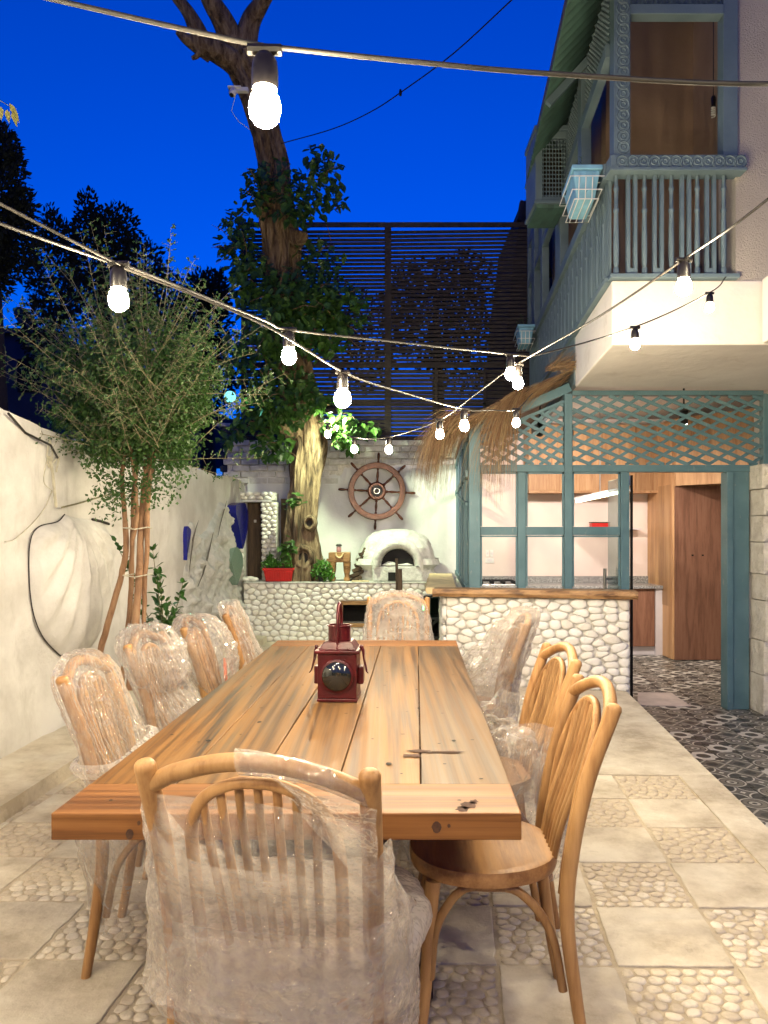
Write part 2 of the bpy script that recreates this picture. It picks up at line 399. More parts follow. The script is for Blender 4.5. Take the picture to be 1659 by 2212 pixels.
m = Mat('straw', (.42,.25,.10), .65); g = node(m.nt, 'ShaderNodeNewGeometry')
m.col(m.ramp(g.outputs['Random Per Island'], [(0, (.10,.048,.022)), (.4, (.23,.125,.055)), (.75, (.27,.17,.085)), (1, (.37,.28,.13))]))
# window glass: clear, mirror-like at grazing angles
def glassm(name, tint, base, rough=.02):
    m = Mat(name); t = node(m.nt, 'ShaderNodeBsdfTransparent'); t.inputs[0].default_value = (*tint, 1)
    g = node(m.nt, 'ShaderNodeBsdfGlossy'); g.inputs['Roughness'].default_value = rough
    lw = node(m.nt, 'ShaderNodeLayerWeight'); lw.inputs[0].default_value = .35
    f = m.math('ADD', m.math('MULTIPLY', lw.outputs['Facing'], .35), base)
    mx = node(m.nt, 'ShaderNodeMixShader'); m.L(f, mx.inputs[0]); m.L(t.outputs[0], mx.inputs[1]); m.L(g.outputs[0], mx.inputs[2]); m.L(mx.outputs[0], m.out.inputs['Surface'])
glassm('glass_pane', (.97,.97,.97), .04); glassm('glass_door', (.62,.72,.72), .05)
m = Mat('glass_lens', (.012,.014,.012), .03, 0, .9)
# bubble wrap: milky film, mostly see-through, with glinting creases and small bubbles
def wrapm(name, dens, bub=75., pink=(.99,.94,.88)):
    m = Mat(name, pink, .30, 0, .6)
    b1 = m.ramp(m.voro(bub), [(.0, 1), (.6, 0)]); cr = m.noise(12, 2, .6, .9); c2 = m.noise(34, 1, .5, .4)
    m.bump(m.math('ADD', m.math('ADD', cr, m.math('MULTIPLY', c2, .35)), m.math('MULTIPLY', b1, .10)), 1.0, .05); m.nt.links.remove(m.b.inputs['Normal'].links[0])
    t = node(m.nt, 'ShaderNodeBsdfTransparent'); t.inputs[0].default_value = (.98,.96,.94,1)
    tl = node(m.nt, 'ShaderNodeBsdfTranslucent'); tl.inputs[0].default_value = (*pink, 1)
    a = node(m.nt, 'ShaderNodeMixShader'); a.inputs[0].default_value = .55; m.L(m.b.outputs[0], a.inputs[1]); m.L(tl.outputs[0], a.inputs[2])
    lw = node(m.nt, 'ShaderNodeLayerWeight'); lw.inputs[0].default_value = .3
    f = m.math('ADD', m.math('MULTIPLY', lw.outputs['Facing'], .24), m.math('ADD', m.math('MULTIPLY', m.ramp(cr, [(.45, 0), (.70, 1)]), .12), dens))
    f = m.math('MINIMUM', f, .95)
    mx = node(m.nt, 'ShaderNodeMixShader'); m.L(f, mx.inputs[0]); m.L(t.outputs[0], mx.inputs[1]); m.L(a.outputs[0], mx.inputs[2])
    gl = node(m.nt, 'ShaderNodeBsdfGlossy'); gl.inputs['Roughness'].default_value = .07; m.L(m.h, gl.inputs['Normal'])
    fr_ = node(m.nt, 'ShaderNodeFresnel'); fr_.inputs[0].default_value = 1.5; m.L(m.h, fr_.inputs['Normal'])
    m2 = node(m.nt, 'ShaderNodeMixShader'); m.L(m.math('MINIMUM', m.math('MULTIPLY', fr_.outputs[0], 1.0), .42), m2.inputs[0]); m.L(mx.outputs[0], m2.inputs[1]); m.L(gl.outputs[0], m2.inputs[2]); m.L(m2.outputs[0], m.out.inputs['Surface'])
wrapm('bubble_film', .11); wrapm('bubble_film_dense', .24); wrapm('plastic_bag', .14, 25.); wrapm('bubble_film_thick', .46)
glow('bulb_lit', (1.0, .845, .565), BULB)
glow('flood_lit', (.95, 1.0, .62), BULB*.7); glow('flood_cyan', (.03, .14, .17), 1.6); glow('led_reflection_glow', (1.0, .86, .55), 3.0); glow('spot_lit', (1, .9, .8), 18); glow('led_green', (.1, 1, .25), 1.5)
# cement tiles, four printed patterns
def tilem(name, dark, mid, lite, kind):
    m = Mat(name, dark, .38).rand(0); sp = node(m.nt, 'ShaderNodeSeparateXYZ'); m.L(m.tc.outputs['Object'], sp.inputs[0])
    x = m.math('MULTIPLY', sp.outputs[0], 10.0); y = m.math('MULTIPLY', sp.outputs[1], 10.0)
    ax, ay = m.math('ABSOLUTE', x), m.math('ABSOLUTE', y)
    r = m.math('SQRT', m.math('ADD', m.math('MULTIPLY', x, x), m.math('MULTIPLY', y, y)))
    qx, qy = m.math('SUBTRACT', 1.0, ax), m.math('SUBTRACT', 1.0, ay)
    rc = m.math('SQRT', m.math('ADD', m.math('MULTIPLY', qx, qx), m.math('MULTIPLY', qy, qy)))
    dm = m.math('ADD', ax, ay)
    def band(v, a, b): return m.math('MULTIPLY', m.math('GREATER_THAN', v, a), m.math('LESS_THAN', v, b))
    if kind == 0: a, b = m.math('MAXIMUM', band(r, .80, .92), band(r, .16, .34)), band(r, .44, .72)
    elif kind == 1: a, b = m.math('MAXIMUM', band(rc, .86, .98), band(dm, .0, .22)), band(rc, 1.02, 2)
    elif kind == 2: a, b = m.math('MAXIMUM', band(dm, .92, 1.12), band(rc, .12, .34)), band(r, .0, .40)
    else: a, b = m.math('MAXIMUM', m.math('SUBTRACT', 1.0, m.math('GREATER_THAN', m.math('MINIMUM', r, rc), .52)), 0.0), band(rc, .24, .40)
    c = m.mix(dark, mid, b); c = m.mix(c, lite, a)
    m.col(m.mix(c, (.12,.11,.10), m.ramp(m.noise(14, 6), [(.5, 0), (.8, .45)]))); m.bump(m.noise(30, 4), .12, .004)
    m.rough(m.ramp(m.noise(20, 4), [(.3, .30), (.7, .50)]))
tilem('tile_rings', (.045,.045,.042), (.16,.145,.125), (.40,.38,.34), 0)
tilem('tile_petals', (.05,.05,.05), (.11,.105,.095), (.44,.42,.38), 1)
tilem('tile_diamond', (.10,.095,.085), (.035,.035,.035), (.36,.335,.29), 2)
tilem('tile_dots', (.50,.48,.44), (.30,.28,.25), (.05,.05,.048), 3)
# ================================================================== GROUND AND PAVING
TZ = -0.267                                                     # level of the sunken tiled floor
g = MB(); g.add([(-400,-400,-.42),(400,-400,-.42),(400,400,-.42),(-400,400,-.42)], [(0,1,2,3)]); struct('ground', g, 'ground_dirt')
def xe(Y): return 2.15-.108*(6.31-Y)                            # right edge of the raised courtyard
def xw(Y): return -2.52+.055*Y                                  # face of the left garden wall
Y0, Y1 = -2.2, 11.2
g = MB(); g.hexa([(xw(Y0)-.3,Y0,-.4),(xe(Y0),Y0,-.4),(xe(6.75),6.75,-.4),(xw(6.75)-.3,6.75,-.4), (xw(Y0)-.3,Y0,-.005),(xe(Y0),Y0,-.005),(xe(6.75),6.75,-.005),(xw(6.75)-.3,6.75,-.005)])
g.hexa([(xw(6.75)-.3,6.75,-.4),(2.19,6.75,-.4),(.8,Y1,-.4),(xw(Y1)-.3,Y1,-.4), (xw(6.75)-.3,6.75,-.005),(2.19,6.75,-.005),(.8,Y1,-.005),(xw(Y1)-.3,Y1,-.005)])
court = struct('courtyard_floor', g, 'mortar')
G0 = V((.766, 2.437)); EX = V((.39, -.008)); EY = V((.039, .39))
def gp(i, j): return G0+EX*i+EY*j
def xg(Y): return .766+.78+.1*(Y-2.437)                         # right edge of the pebble and slab grid
JT = 5                                                          # rows of the chequerboard end here
def sheet(name, pts, z, mat, parent, th=.02):
    b = MB(); b.prism([(p[0], p[1], z) for p in pts], (0, 0, -th)); return b.build(name, mat, parent)
yb = gp(2, JT)[1]; yl = gp(-7, JT)[1]
sheet('concrete_band', [(xg(Y0),Y0),(xe(Y0)-.002,Y0),(xe(yb)-.002,yb),(xg(yb),yb)], .004, 'concrete', court)
yy = [yb, 5.6, 6.72]
sheet('concrete_band', [(-2.6,yl),(xg(yb),yb),(xe(yb)-.002,yb),(xe(5.6)-.002,5.6),(-2.5,5.6)], .003, 'concrete', court)
sheet('concrete_band', [(-2.5,5.606),(xe(5.6)-.002,5.606),(xe(6.7)-.002,6.7),(-2.45,6.7)], .004, 'concrete', court)
sheet('concrete_band', [(-2.45,6.706),(2.16,6.706),(.8,9.8),(-2.3,9.8)], .003, 'concrete', court)
slab_me = None; peb = []
for j in range(-9, JT):
    for i in range(-8, 2):
        a, b, c, d = gp(i, j), gp(i+1, j), gp(i+1, j+1), gp(i, j+1)
        cx, cyy = (a+c)/2
        if cx < xw(cyy)+.2 or (j < -3 and (i+j) % 2): continue
        if (i+j) % 2 == 0 or j < -3:
            if slab_me is None:
                slab_me = []
                for v_ in range(6):
                    q = [(p-a)-(EX+EY)/2 for p in (a, b, c, d)]; rim = []
                    for e_ in range(4):
                        for w_ in range(9):
                            pt_ = q[e_].lerp(q[(e_+1) % 4], w_/9); k = .985+rnd(-.016,.008)-(.03 if R.random() < .05 else 0); rim.append((pt_[0]*k, pt_[1]*k, .001))
                    b_ = MB(); b_.prism(rim, (0, 0, -.03)); me = bpy.data.meshes.new('concrete_slab'); me.from_pydata(b_.v, [], b_.f); me.update(); me.materials.append(M['concrete']); slab_me.append(me)
            o = link('concrete_slab', R.choice(slab_me), None, court, bev=.004)
            o.location = (cx, cyy, rnd(-.002, .002)); o.rotation_euler = (rnd(-.003,.003), rnd(-.003,.003), rnd(-.01,.01))
        else:
            k = .96; poly = [((p[0]-cx)*k+cx, (p[1]-cyy)*k+cyy) for p in (a, b, c, d)]
            near = cyy < 3.3
            peb += cells(poly, .052, .043, .40, 1) if near else cells(poly, .060, .050, .40, 0)
def shown(p):
    x, y = p; u = CU+x/y*F; v = HV+H/y*F
    return 0 < u < 1659 and v < 2212 and not (-.62 < x < .12 and y < 2.9) and not (-.7 < x < .4 and 2.0 < y < 4.7)
peb.sort(key=lambda q: (not shown(q[0]), q[0][1]))
fr = lambda x, y, d: (x, y, -.013+min(d, .0125+.12*max(0, d-.0125)))
rest = MB()
for k, (cen, poly) in enumerate(peb):
    if k < 300:
        b = MB(); pebble(b, cen, poly, fr, .020, .0026); b.build('pebble', 'pebble_floor', court, smooth=70)
    else: pebble(rest, cen, poly, fr, .020, .0026, n=8)
rest.build('pebble_paving', 'pebble_floor', court, smooth=70, kind='stuff')

# low kerb along the left wall
g = MB(); n = 40; ys = [Y0+(9.8-Y0)*k/n for k in range(n+1)]
for k in range(n):
    a, b = ys[k], ys[k+1]; f = lambda Y: xw(Y)+.44+.012*fbm((Y, 3, 1), 2)
    g.hexa([(xw(a)-.1,a,-.02),(f(a),a,-.02),(f(b),b,-.02),(xw(b)-.1,b,-.02),(xw(a)-.1,a,.10),(f(a)-.01,a,.082),(f(b)-.01,b,.082),(xw(b)-.1,b,.10)])
mono('garden_kerb', g, 'concrete', 'low concrete kerb step running along the foot of the left wall', 'kerb')

# ================================================================== LEFT GARDEN WALL
def ztop(Y):
    return 2.15+.035*fbm((Y*.9, 0, 5), 1.2)+.012*fbm((Y*9, 2, 1), 1)-.05*max(0, 1-abs(Y-5.35)/.4)
lw = thing('garden_wall', 'white plastered garden wall with ragged top, behind the left row of chairs', 'wall', (xw(5),5,0))
g = MB(); NY, NZ = 220, 36; ya, yz = Y0, 10.35; gx = []
for i in range(NY+1):
    Y = ya+(yz-ya)*i/NY; zt = ztop(Y); pil = .025*(1/(1+math.exp(-(Y-7.15)*40)))-.02*(1/(1+math.exp(-(Y-7.55)*30)))
    for j in range(NZ+1):
        t = j/NZ; z = -.3+(zt+.3)*t
        foot = .05*max(0, 1-z/.30)*(.6+.8*fbm((Y*3, z*4, 2)))
        g.v.append((xw(Y)+pil+foot+.014*fbm((Y, z, 0), 1.6)+.004*fbm((Y, z, 4), 9), Y, z))
    g.v.append((xw(Y)-.22, Y, zt+.01*fbm((Y*8, 1, 1)))); g.v.append((xw(Y)-.22, Y, -.3))
W_ = NZ+3
for i in range(NY):
    for j in range(W_-1): g.f.append((i*W_+j, (i+1)*W_+j, (i+1)*W_+j+1, i*W_+j+1))
g.f += [tuple(range(W_)), tuple(NY*W_+k for k in range(W_-1, -1, -1))]
g.build('wall_face', 'plaster_white', lw, smooth=50)
def onwall(u, v, d=0):
    """the point of the left wall seen at picture point (u, v), d metres proud of it"""
    Y = 2.52/((CU-u)/F+.055); p = at(u, v, Y); return V((p.x+d, p.y-.055*d, p.z))
# giant scallop shell in relief
out = [(136,1111),(120,1127),(86,1135),(68,1150),(60,1177),(58,1213),(60,1272),(68,1326),(86,1372),(113,1404),(140,1421),(181,1408),(204,1385),(227,1340),(236,1281),(243,1213),(243,1177),(231,1145),(213,1127),(181,1121),(159,1118)]
ow = [onwall(u, v) for u, v in out]; ow = [(p.y, p.z) for p in ow]; ow = spline(ow+[ow[0]], 5)[:-1]
cY = sum(p[0] for p in ow)/len(ow); cZ = sum(p[1] for p in ow)/len(ow)-.02; apex = (ow[0][0]+.12, ow[0][1]+.03)
g = MB(); NR = 22; n = len(ow)
for r in range(NR+1):
    t = r/NR
    for k in range(n):
        Y = cY+(ow[k][0]-cY)*t; Z = cZ+(ow[k][1]-cZ)*t
        ang = math.atan2(Y-apex[0], apex[1]-Z); dst = math.hypot(Y-apex[0], Z-apex[1])
        left = max(0, (cY-Y)/.7)
        bulge = (.115*(1-t**2.6)**.75+.04*left*(t < .999))*(1.0 if t < .999 else 0)
        rib = .019*math.cos(ang*21)*min(1, dst/.45)*(1-t**6)+.012*fbm((Y, Z, 1), 5)*(1-t**4)
        g.v.append((xw(Y)+.004+bulge+rib, Y, Z))
for r in range(NR):
    for k in range(n): g.f.append((r*n+k, r*n+(k+1) % n, (r+1)*n+(k+1) % n, (r+1)*n+k))
o = g.build('shell_relief', 'plaster_white', lw, smooth=60); o['label'] = 'giant scallop shell moulded in white plaster on the wall'
b = MB(); b.tube([V((xw(p[0])+.012, p[0], p[1])) for p in spline([(onwall(u, v).y, onwall(u, v).z) for u, v in out[0:12]], 4)], .0042, 5); b.build('shell_groove', 'dark_gap', lw, smooth=60)
b = MB(); b.tube([onwall(u, v, .012) for u, v in ((196,1122),(214,1126),(232,1132))], .011, 5); b.build('shell_groove', 'dark_gap', lw, smooth=60)
# rough rock-like relief with cracks and coloured inlays
outl = [(393,1330),(395,1240),(404,1130),(412,1124),(424,1165),(438,1160),(458,1120),(474,1084),(486,1100),(500,1160),(506,1210),(513,1235),(519,1262),(521,1335)]
def wallYZ(u, v): p = onwall(u, v); return (p.y, p.z)
poly = [wallYZ(*p) for p in outl]
def inpoly(y, z):
    c = False; n = len(poly)
    for i in range(n):
        a, b = poly[i], poly[i-1]
        if (a[1] > z) != (b[1] > z) and y < (b[0]-a[0])*(z-a[1])/(b[1]-a[1])+a[0]: c = not c
    return c
g = MB(); N1, N2 = 90, 90; y0, y1, z0, z1 = min(p[0] for p in poly), max(p[0] for p in poly), .0, max(p[1] for p in poly); idx = {}
for i in range(N1+1):
    for j in range(N2+1):
        Y, Z = y0+(y1-y0)*i/N1, z0+(z1-z0)*j/N2
        dd = sum(inpoly(Y+a, Z+b) for a in (-.05, 0, .05) for b in (-.035, 0, .035))/9 if Z > .25 else 1.0
        dep = -.02+dd*(.04+.10*abs(fbm((Y, Z, 3), 2.4))+.09*max(0, fbm((Y, Z, 7), 6))+.35*max(0, (.62-Z))*max(0, (Y-y0-1.3)/1.2))
        idx[i, j] = len(g.v); g.v.append((xw(Y)+dep, Y, Z))
for i in range(N1):
    for j in range(N2): g.f.append((idx[i,j], idx[i+1,j], idx[i+1,j+1], idx[i,j+1]))
g.build('rock_relief', 'plaster_rough', lw, smooth=60)
for path in (((477,1082),(470,1105),(463,1130),(457,1160)), ((447,1150),(440,1180),(434,1205),(424,1240),(412,1268)), ((414,1124),(408,1142),(402,1165),(397,1205),(392,1245))):
    b = MB(); b.tube([onwall(u, v, .075) for u, v in path], [.002,.008,.007,.002] if len(path) == 4 else [.002,.007,.011,.008,.002], 6); b.build('crack', 'crack_grey', lw, smooth=60)
def inlay(name, pts, mat, d, parent):
    b = MB(); pts = [tuple(q) for q in spline(list(pts)+[pts[0]], 4)[:-1]]; b.prism([onwall(u, v, d) for u, v in pts], (-d-.02, 0, 0)); return b.build(name, mat, parent)
inlay('blue_inlay', [(491,1094),(499,1087),(511,1087),(516,1101),(518,1115),(515,1154),(507,1184),(504,1177),(499,1145),(495,1126),(491,1108)][::-1], 'inlay_blue', .115, lw)
inlay('blue_inlay', [(394,1142),(400,1141),(403,1150),(397,1185),(394,1210)][::-1], 'inlay_blue', .05, lw)
inlay('green_inlay', [(490,1182),(500,1190),(505,1203),(505,1226),(496,1256),(492,1262),(484,1228),(478,1212),(481,1200)][::-1], 'inlay_green', .12, lw)
b = MB(); b.tube([at(0, 893, 4.42)+V((.05,0,0)), at(55, 935, 4.65), at(110, 962, 4.9), at(125, 990, 4.95)], .008, 5)
mono('wall_cable', b, 'cable', 'thin dark cable running along the top of the left wall', 'cable', smooth=60)
b = MB()
for path, r in ((((98,950),(92,985),(97,1010),(104,980),(98,950)), .006), (((96,985),(104,1020),(108,1060),(112,1096)), .011), (((92,990),(85,1040),(103,1060)), .004), (((103,1060),(85,1100),(55,1135),(20,1165),(0,1170)), .005), (((106,1000),(118,985),(112,1020)), .007)):
    b.tube([onwall(u, v, .03) for u, v in spline(path, 4)], r, 5, flat=.4)
mono('tie_ribbon', b, 'ribbon', 'pale plastic tying ribbon knotted on a nail in the left wall', 'ribbon', smooth=60)
b = MB(); b.tube([onwall(u, v, .05) for u, v in ((118,1096),(160,1086),(200,1074),(232,1066),(300,1078))], .006, 5); mono('wall_twig', b, 'twig', 'long thin twig lying across the wall above the shell', 'twig', smooth=60)

# ================================================================== BACK WALL, BRICKS, BENCH
BY = 10.9
bw = thing('back_wall', 'white back wall with bare brick courses on top, carrying the ship wheel', 'wall', (-.5,BY,0))
b = MB(); n1, n2 = 70, 24; x0, x1 = at(535,0,BY).x, 1.12
for i in range(n1+1):
    for j in range(n2+1):
        x = x0+(x1-x0)*i/n1; zt = 2.44+.07*fbm((x*2.2, 0, 1), 1.6)+.03*fbm((x*9, 0, 1))-(.12 if x < -.6 else 0); z = -.3+(zt+.3)*j/n2
        b.v.append((x, BY-.03+.012*fbm((x, z, 2), 1.3)+.004*fbm((x, z, 3), 8)+(.02 if j == n2 else 0), z))
b.f = [(i*(n2+1)+j, (i+1)*(n2+1)+j, (i+1)*(n2+1)+j+1, i*(n2+1)+j+1) for i in range(n1) for j in range(n2)]
b.build('plaster_coat', 'plaster_back', bw, smooth=60)
b = MB(); b.box((x0-.3, BY+.01, -.3), (1.3, BY+.22, 2.81)); b.build('masonry_core', 'joint_white', bw)
bm_ = None
for r in range(7):
    z = 2.17+.093*r; off = (r % 2)*.13
    for k in range(-12, 15):
        xa = -.02+k*.26+off
        if xa < x0-.25 or xa > 1.2: continue
        if z < 2.40 and xa > -.75: continue
        zt = z+.04
        if bm_ is None: q = MB(); q.box((-.121, -.055, -.0385), (.121, .055, .0385)); o = q.build('brick', 'brick_white', bw, bev=.006); bm_ = o.data
        else: o = link('brick', bm_, None, bw, bev=.006)
        o.location = (xa+rnd(-.006,.006), BY+.012+rnd(-.012,.008), zt+rnd(-.004,.004)); o.rotation_euler = (rnd(-.04,.04), rnd(-.02,.02), rnd(-.03,.03))
# dark brick pier in the corner with a pale cap
pr = thing('corner_pier', 'dark brick pier with pale cap behind the left wall end', 'pier', (at(508,0,11.4).x,11.4,0))
pm = None; pc = at(508,0,11.4)
for r in range(9):
    for k in range(2):
        if pm is None: q = MB(); q.box((-.088,-.16,-.043), (.088,.16,.043)); o = q.build('brick', 'dark_building', pr, bev=.006); pm = o.data
        else: o = link('brick', pm, None, pr, bev=.006)
        o.location = (pc.x-.09+.18*k+(.04 if r % 2 else -.02), 11.4, 2.23+.097*r)
b = MB(); b.box((pc.x-.17,11.28,-.3), (pc.x+.17,11.5,3.05)); b.build('pier_core', 'dark_gap', pr)
b = MB(); b.box((pc.x-.24,11.2,3.06), (pc.x+.24,11.6,3.11)); b.build('pier_cap', 'plaster_back', pr, bev=.006)

# pebble-faced bench carrying the oven
BF, BT = 9.86, .775
bn = thing('stone_bench', 'white pebble faced masonry bench along the back wall under the oven', 'bench', (-.5,BF,0))
bx0, bx1 = at(527,0,BF).x, .93
def bxv(u, v): p = at(u, v, BF); return (p.x, p.z)
h1a, h1b = bxv(737, 1350), bxv(850, 1302); h2a, h2b = bxv(898, 1400), bxv(952, 1287)
b = MB(); Yi = BF+.42
b.box((bx0, BF, -.05), (h1a[0], Yi, BT)); b.box((h1a[0], BF, h1b[1]), (h1b[0], Yi, BT)); b.box((h1a[0], BF, -.05), (h1b[0], Yi, h1a[1]))
b.box((h1b[0], BF, -.05), (h2a[0], Yi, BT)); b.box((h2a[0], BF, h2b[1]), (h2b[0], Yi, BT)); b.box((h2b[0], BF, -.05), (bx1, Yi, BT))
b.build('bench_core', 'joint_white', bn)
b = MB(); b.box((bx0, Yi+.002, -.05), (bx1, BY-.05, BT)); b.build('bench_back', 'soot', bn)
b = MB(); b.box((bx0, BF-.035, BT+.001), (bx1, BY-.04, BT+.016)); b.build('bench_top', 'plaster_rough', bn, bev=.006)
fr2 = lambda x, z, d: (x, BF-.004-min(d, .022+.35*max(0, d-.022)), z)
cs = cells([(bx0,0),(bx1,0),(bx1,BT),(bx0,BT)], .112, .070, .48, 1, holes=((h1a[0]-.03,h1a[1]-.03,h1b[0]+.03,h1b[1]+.03),(h2a[0],-.1,h2b[0],h2b[1])))
cs.sort(key=lambda q: -q[0][1]); rest = MB()
for k, (cen, poly) in enumerate(cs):
    if k < 300: q = MB(); pebble(q, cen, poly, fr2, .030, .0015, n=10); q.build('pebble', 'pebble_white', bn, smooth=75)
    else: pebble(rest, cen, poly, fr2, .045, .004, n=8)
if rest.v: rest.build('pebble_facing', 'pebble_white', bn, smooth=75, kind='stuff')
b = MB()
for a_, c_ in (((h1a[0],h1a[1]),(h1b[0],h1a[1])), ((h1a[0],h1b[1]),(h1b[0],h1b[1])), ((h1a[0],h1a[1]),(h1a[0],h1b[1])), ((h1b[0],h1a[1]),(h1b[0],h1b[1]))):
    b.beam((a_[0],BF-.02,a_[1]), (c_[0],BF-.02,c_[1]), .05, .035, up=(0,1,0))
b.build('niche_frame', 'wood_stool', bn, bev=.003)
# black steel rack in the opening beside the bar
rk = thing('steel_rack', 'black steel rack standing in the opening right of the far chair', 'rack', (at(930,0,9.8).x,9.8,0))
ra, rb = at(903,0,9.8).x, at(950,0,9.8).x
for x in (ra, rb, (ra+rb)/2): b = MB(); b.box((x-.02,9.74,0), (x+.02,9.80,.60)); b.build('post', 'steel_dark', rk)
for z in (.05,.30,.585): b = MB(); b.box((ra-.019,9.75,z), (rb+.019,10.1,z+.03)); b.build('shelf', 'steel_dark', rk)
b = MB(); b.beam((ra,9.81,.06), (rb,9.81,.32), .02, .03); b.build('brace', 'steel_dark', rk)
b = MB(); b.box((at(913,0,9.74).x,9.715,.43), (at(921,0,9.74).x,9.738,.50)); b.build('indicator', 'led_green', rk)
# tall dark boards standing in front of the oven
for k, (u0, u1, v0, v1, Y, lab) in enumerate(((857,863,1207,1300,9.62,'thin dark board standing upright before the oven mouth'), (863,872,1229,1300,9.5,'shorter dark board leaning beside the oven mouth'))):
    p, q = at(u0,v1,Y), at(u1,v0,Y); b = MB(); b.hexa([(p.x,Y,0),(q.x,Y,0),(q.x,Y+.05,0),(p.x,Y+.05,0),(p.x-.02,Y+.02,q.z),(q.x-.02,Y+.02,q.z),(q.x-.02,Y+.06,q.z),(p.x-.02,Y+.06,q.z)])
    mono('dark_board', b, 'wood_dark', lab, 'board', bev=.003)

# little niche doorway framed with pebbles, left end of the bench
nd = thing('niche_doorway', 'small dark doorway framed with white pebbles on the bench left of the tree', 'doorway', (at(560,0,10.2).x,10.2,.79))
NYY = 10.15
def nx(u): return at(u,0,NYY).x
def nz(v): return at(0,v,NYY).z
b = MB(); b.box((nx(527),NYY+.25,.79), (nx(564),NYY+.30,nz(1084))); b.build('door_leaf', 'wood_dark', nd)
b = MB(); b.box((nx(542),NYY+.235,nz(1128)), (nx(547),NYY+.25,nz(1122))); b.build('door_knob', 'steel', nd)
b = MB(); b.box((nx(516),NYY,.79), (nx(527),NYY+.34,nz(1084))); b.box((nx(566),NYY,.79), (nx(597),NYY+.34,nz(1084))); b.box((nx(516),NYY,nz(1080)), (nx(594),NYY+.34,nz(1064))); b.build('jamb_core', 'joint_white', nd)
b = MB(); b.box((nx(515),NYY-.05,nz(1084)), (nx(588),NYY+.34,nz(1080.5))); b.build('lintel_plate', 'plaster_back', nd)
frn = lambda x, z, d: (x, NYY-.004-d, z)
for pl, w, h in (([(nx(517),.79),(nx(528),.79),(nx(528),nz(1086)),(nx(517),nz(1086))], .06, .075), ([(nx(566),.79),(nx(597),.79),(nx(599),nz(1086)),(nx(563),nz(1086))], .085, .055), ([(nx(515),nz(1080)),(nx(592),nz(1080)),(nx(588),nz(1062)),(nx(515),nz(1062))], .09, .06)):
    for cen, poly in cells(pl, w, h, .3, 1): q = MB(); pebble(q, cen, poly, frn, .05, .003, n=9); q.build('pebble', 'pebble_white', nd, smooth=75)
b = MB(); b.box((nx(600),NYY+.3,.79), (nx(612),NYY+.36,nz(1075))); mono('dark_plank', b, 'wood_dark', 'dark upright plank between the pebble doorway and the tree trunk', 'plank')
for k, (u, v, r) in enumerate(((528,1243,.05),(541,1246,.06),(534,1251,.045),(551,1248,.05))):
    p = at(u,v,10.0); q = MB(); q.ball((p.x, 10.0-.02*k, .793+r*.55), (r*1.25, r*.9, r*.6), 10, 7)
    mono('loose_pebble', q, 'pebble_white', ['white rounded pebble at the foot of the left pebble jamb','largest pale yellowish pebble lying before the little doorway','small white pebble in front of the others before the little doorway','rightmost loose pebble before the little pebble doorway'][k], 'pebble', 'loose pebbles before the little doorway', smooth=80)

# ================================================================== SLATTED SCREEN ABOVE THE BACK WALL
SY = 11.15
sf = thing('slat_screen', 'tall dark screen of horizontal slats on top of the back wall', 'fence', (at(838,0,SY).x,SY,2.85))
xl, xm, xr = at(527,0,SY).x, at(838,0,SY).x, at(1150,0,SY).x; zt = at(0,486,SY).z; zm = at(0,792,SY).z; zb = 2.82
for x, w in ((xl,.07),(xm,.10),(xr,.07)): b = MB(); b.box((x-w/2,SY-.05,zb), (x+w/2,SY+.03,zt+.02)); b.build('post', 'wood_slat', sf)
def slats(xa, xb, z0, z1, pitch, hgt, ztilt):
    me = None; z = z0
    while z < z1:
        if me is None: q = MB(); q.box((-(xb-xa)/2,-.012,-hgt/2), ((xb-xa)/2,.012,hgt/2)); o = q.build('slat', 'wood_slat', sf); me = o.data
        else: o = link('slat', me, None, sf)
        o.location = ((xa+xb)/2, SY, z); o.rotation_euler = (0, -ztilt+rnd(-.0025,.0025), 0); z += pitch*rnd(.94,1.06)
slats(xl+.035, xm-.05, zm+.05, zt-.06, .060, .041, .006); slats(xm+.05, xr-.035, zm+.05, zt-.06, .060, .041, .012)
slats(xl+.035, xm-.05, zb+.06, zm-.03, .062, .050, .0); slats(xm+.05, xr-.035, zb+.06, zm-.03, .062, .050, .0)
for xa, xb in ((xl,xm),(xm,xr)):
    for z, h in ((zt-.01,.07),(zm,.05),(zb+.02,.04),((zm+zb)/2,.03)):
        b = MB(); b.beam((xa+.036,SY-.03,z), (xb-.036,SY-.03,z), .03, h); b.build('rail', 'wood_slat', sf)
    for k in range(1, 3): x = xa+(xb-xa)*k/3; b = MB(); b.box((x-.02,SY-.045,zb+.045), (x+.02,SY-.016,zm-.03)); b.build('mesh_stile', 'wood_slat', sf)

# ================================================================== BEYOND THE WALLS
nb = thing('neighbour_house', 'dark low house beyond the left wall with satellite dish on its roof', 'building', (-9,20,0))
b = MB(); b.box((-14,19,-.4), (at(118,0,19).x,24,at(0,722,19).z)); b.build('wall', 'dark_building', nb)
b = MB(); b.box((-14.1,18.85,at(0,722,19).z), (at(120,0,19).x,24.1,at(0,722,19).z+.12)); b.build('roof_edge', 'dark_building', nb)
p = at(60,805,19); b = MB(); b.box((p.x-.25,18.96,p.z-.5), (p.x+.35,19.02,p.z+.35)); o = b.build('window', 'soot', nb)
ds = thing('satellite_dish', 'small satellite dish silhouetted on the neighbouring roof', 'satellite dish', at(48,722,19))
p = at(52,693,19); b = MB(); b.lathe([(.05,-.06),(.22,-.03),(.34,.05),(.36,.08),(.33,.07),(.2,.0),(.05,-.03)], p, (.75,-.3,.4), 16); b.build('dish', 'dark_building', ds, smooth=50)
b = MB(); b.tube([at(48,725,19), p], .03, 6); b.build('mast', 'dark_building', ds); b = MB(); b.tube([p, at(24,702,18.8)], .015, 5); b.build('feed_arm', 'dark_building', ds)
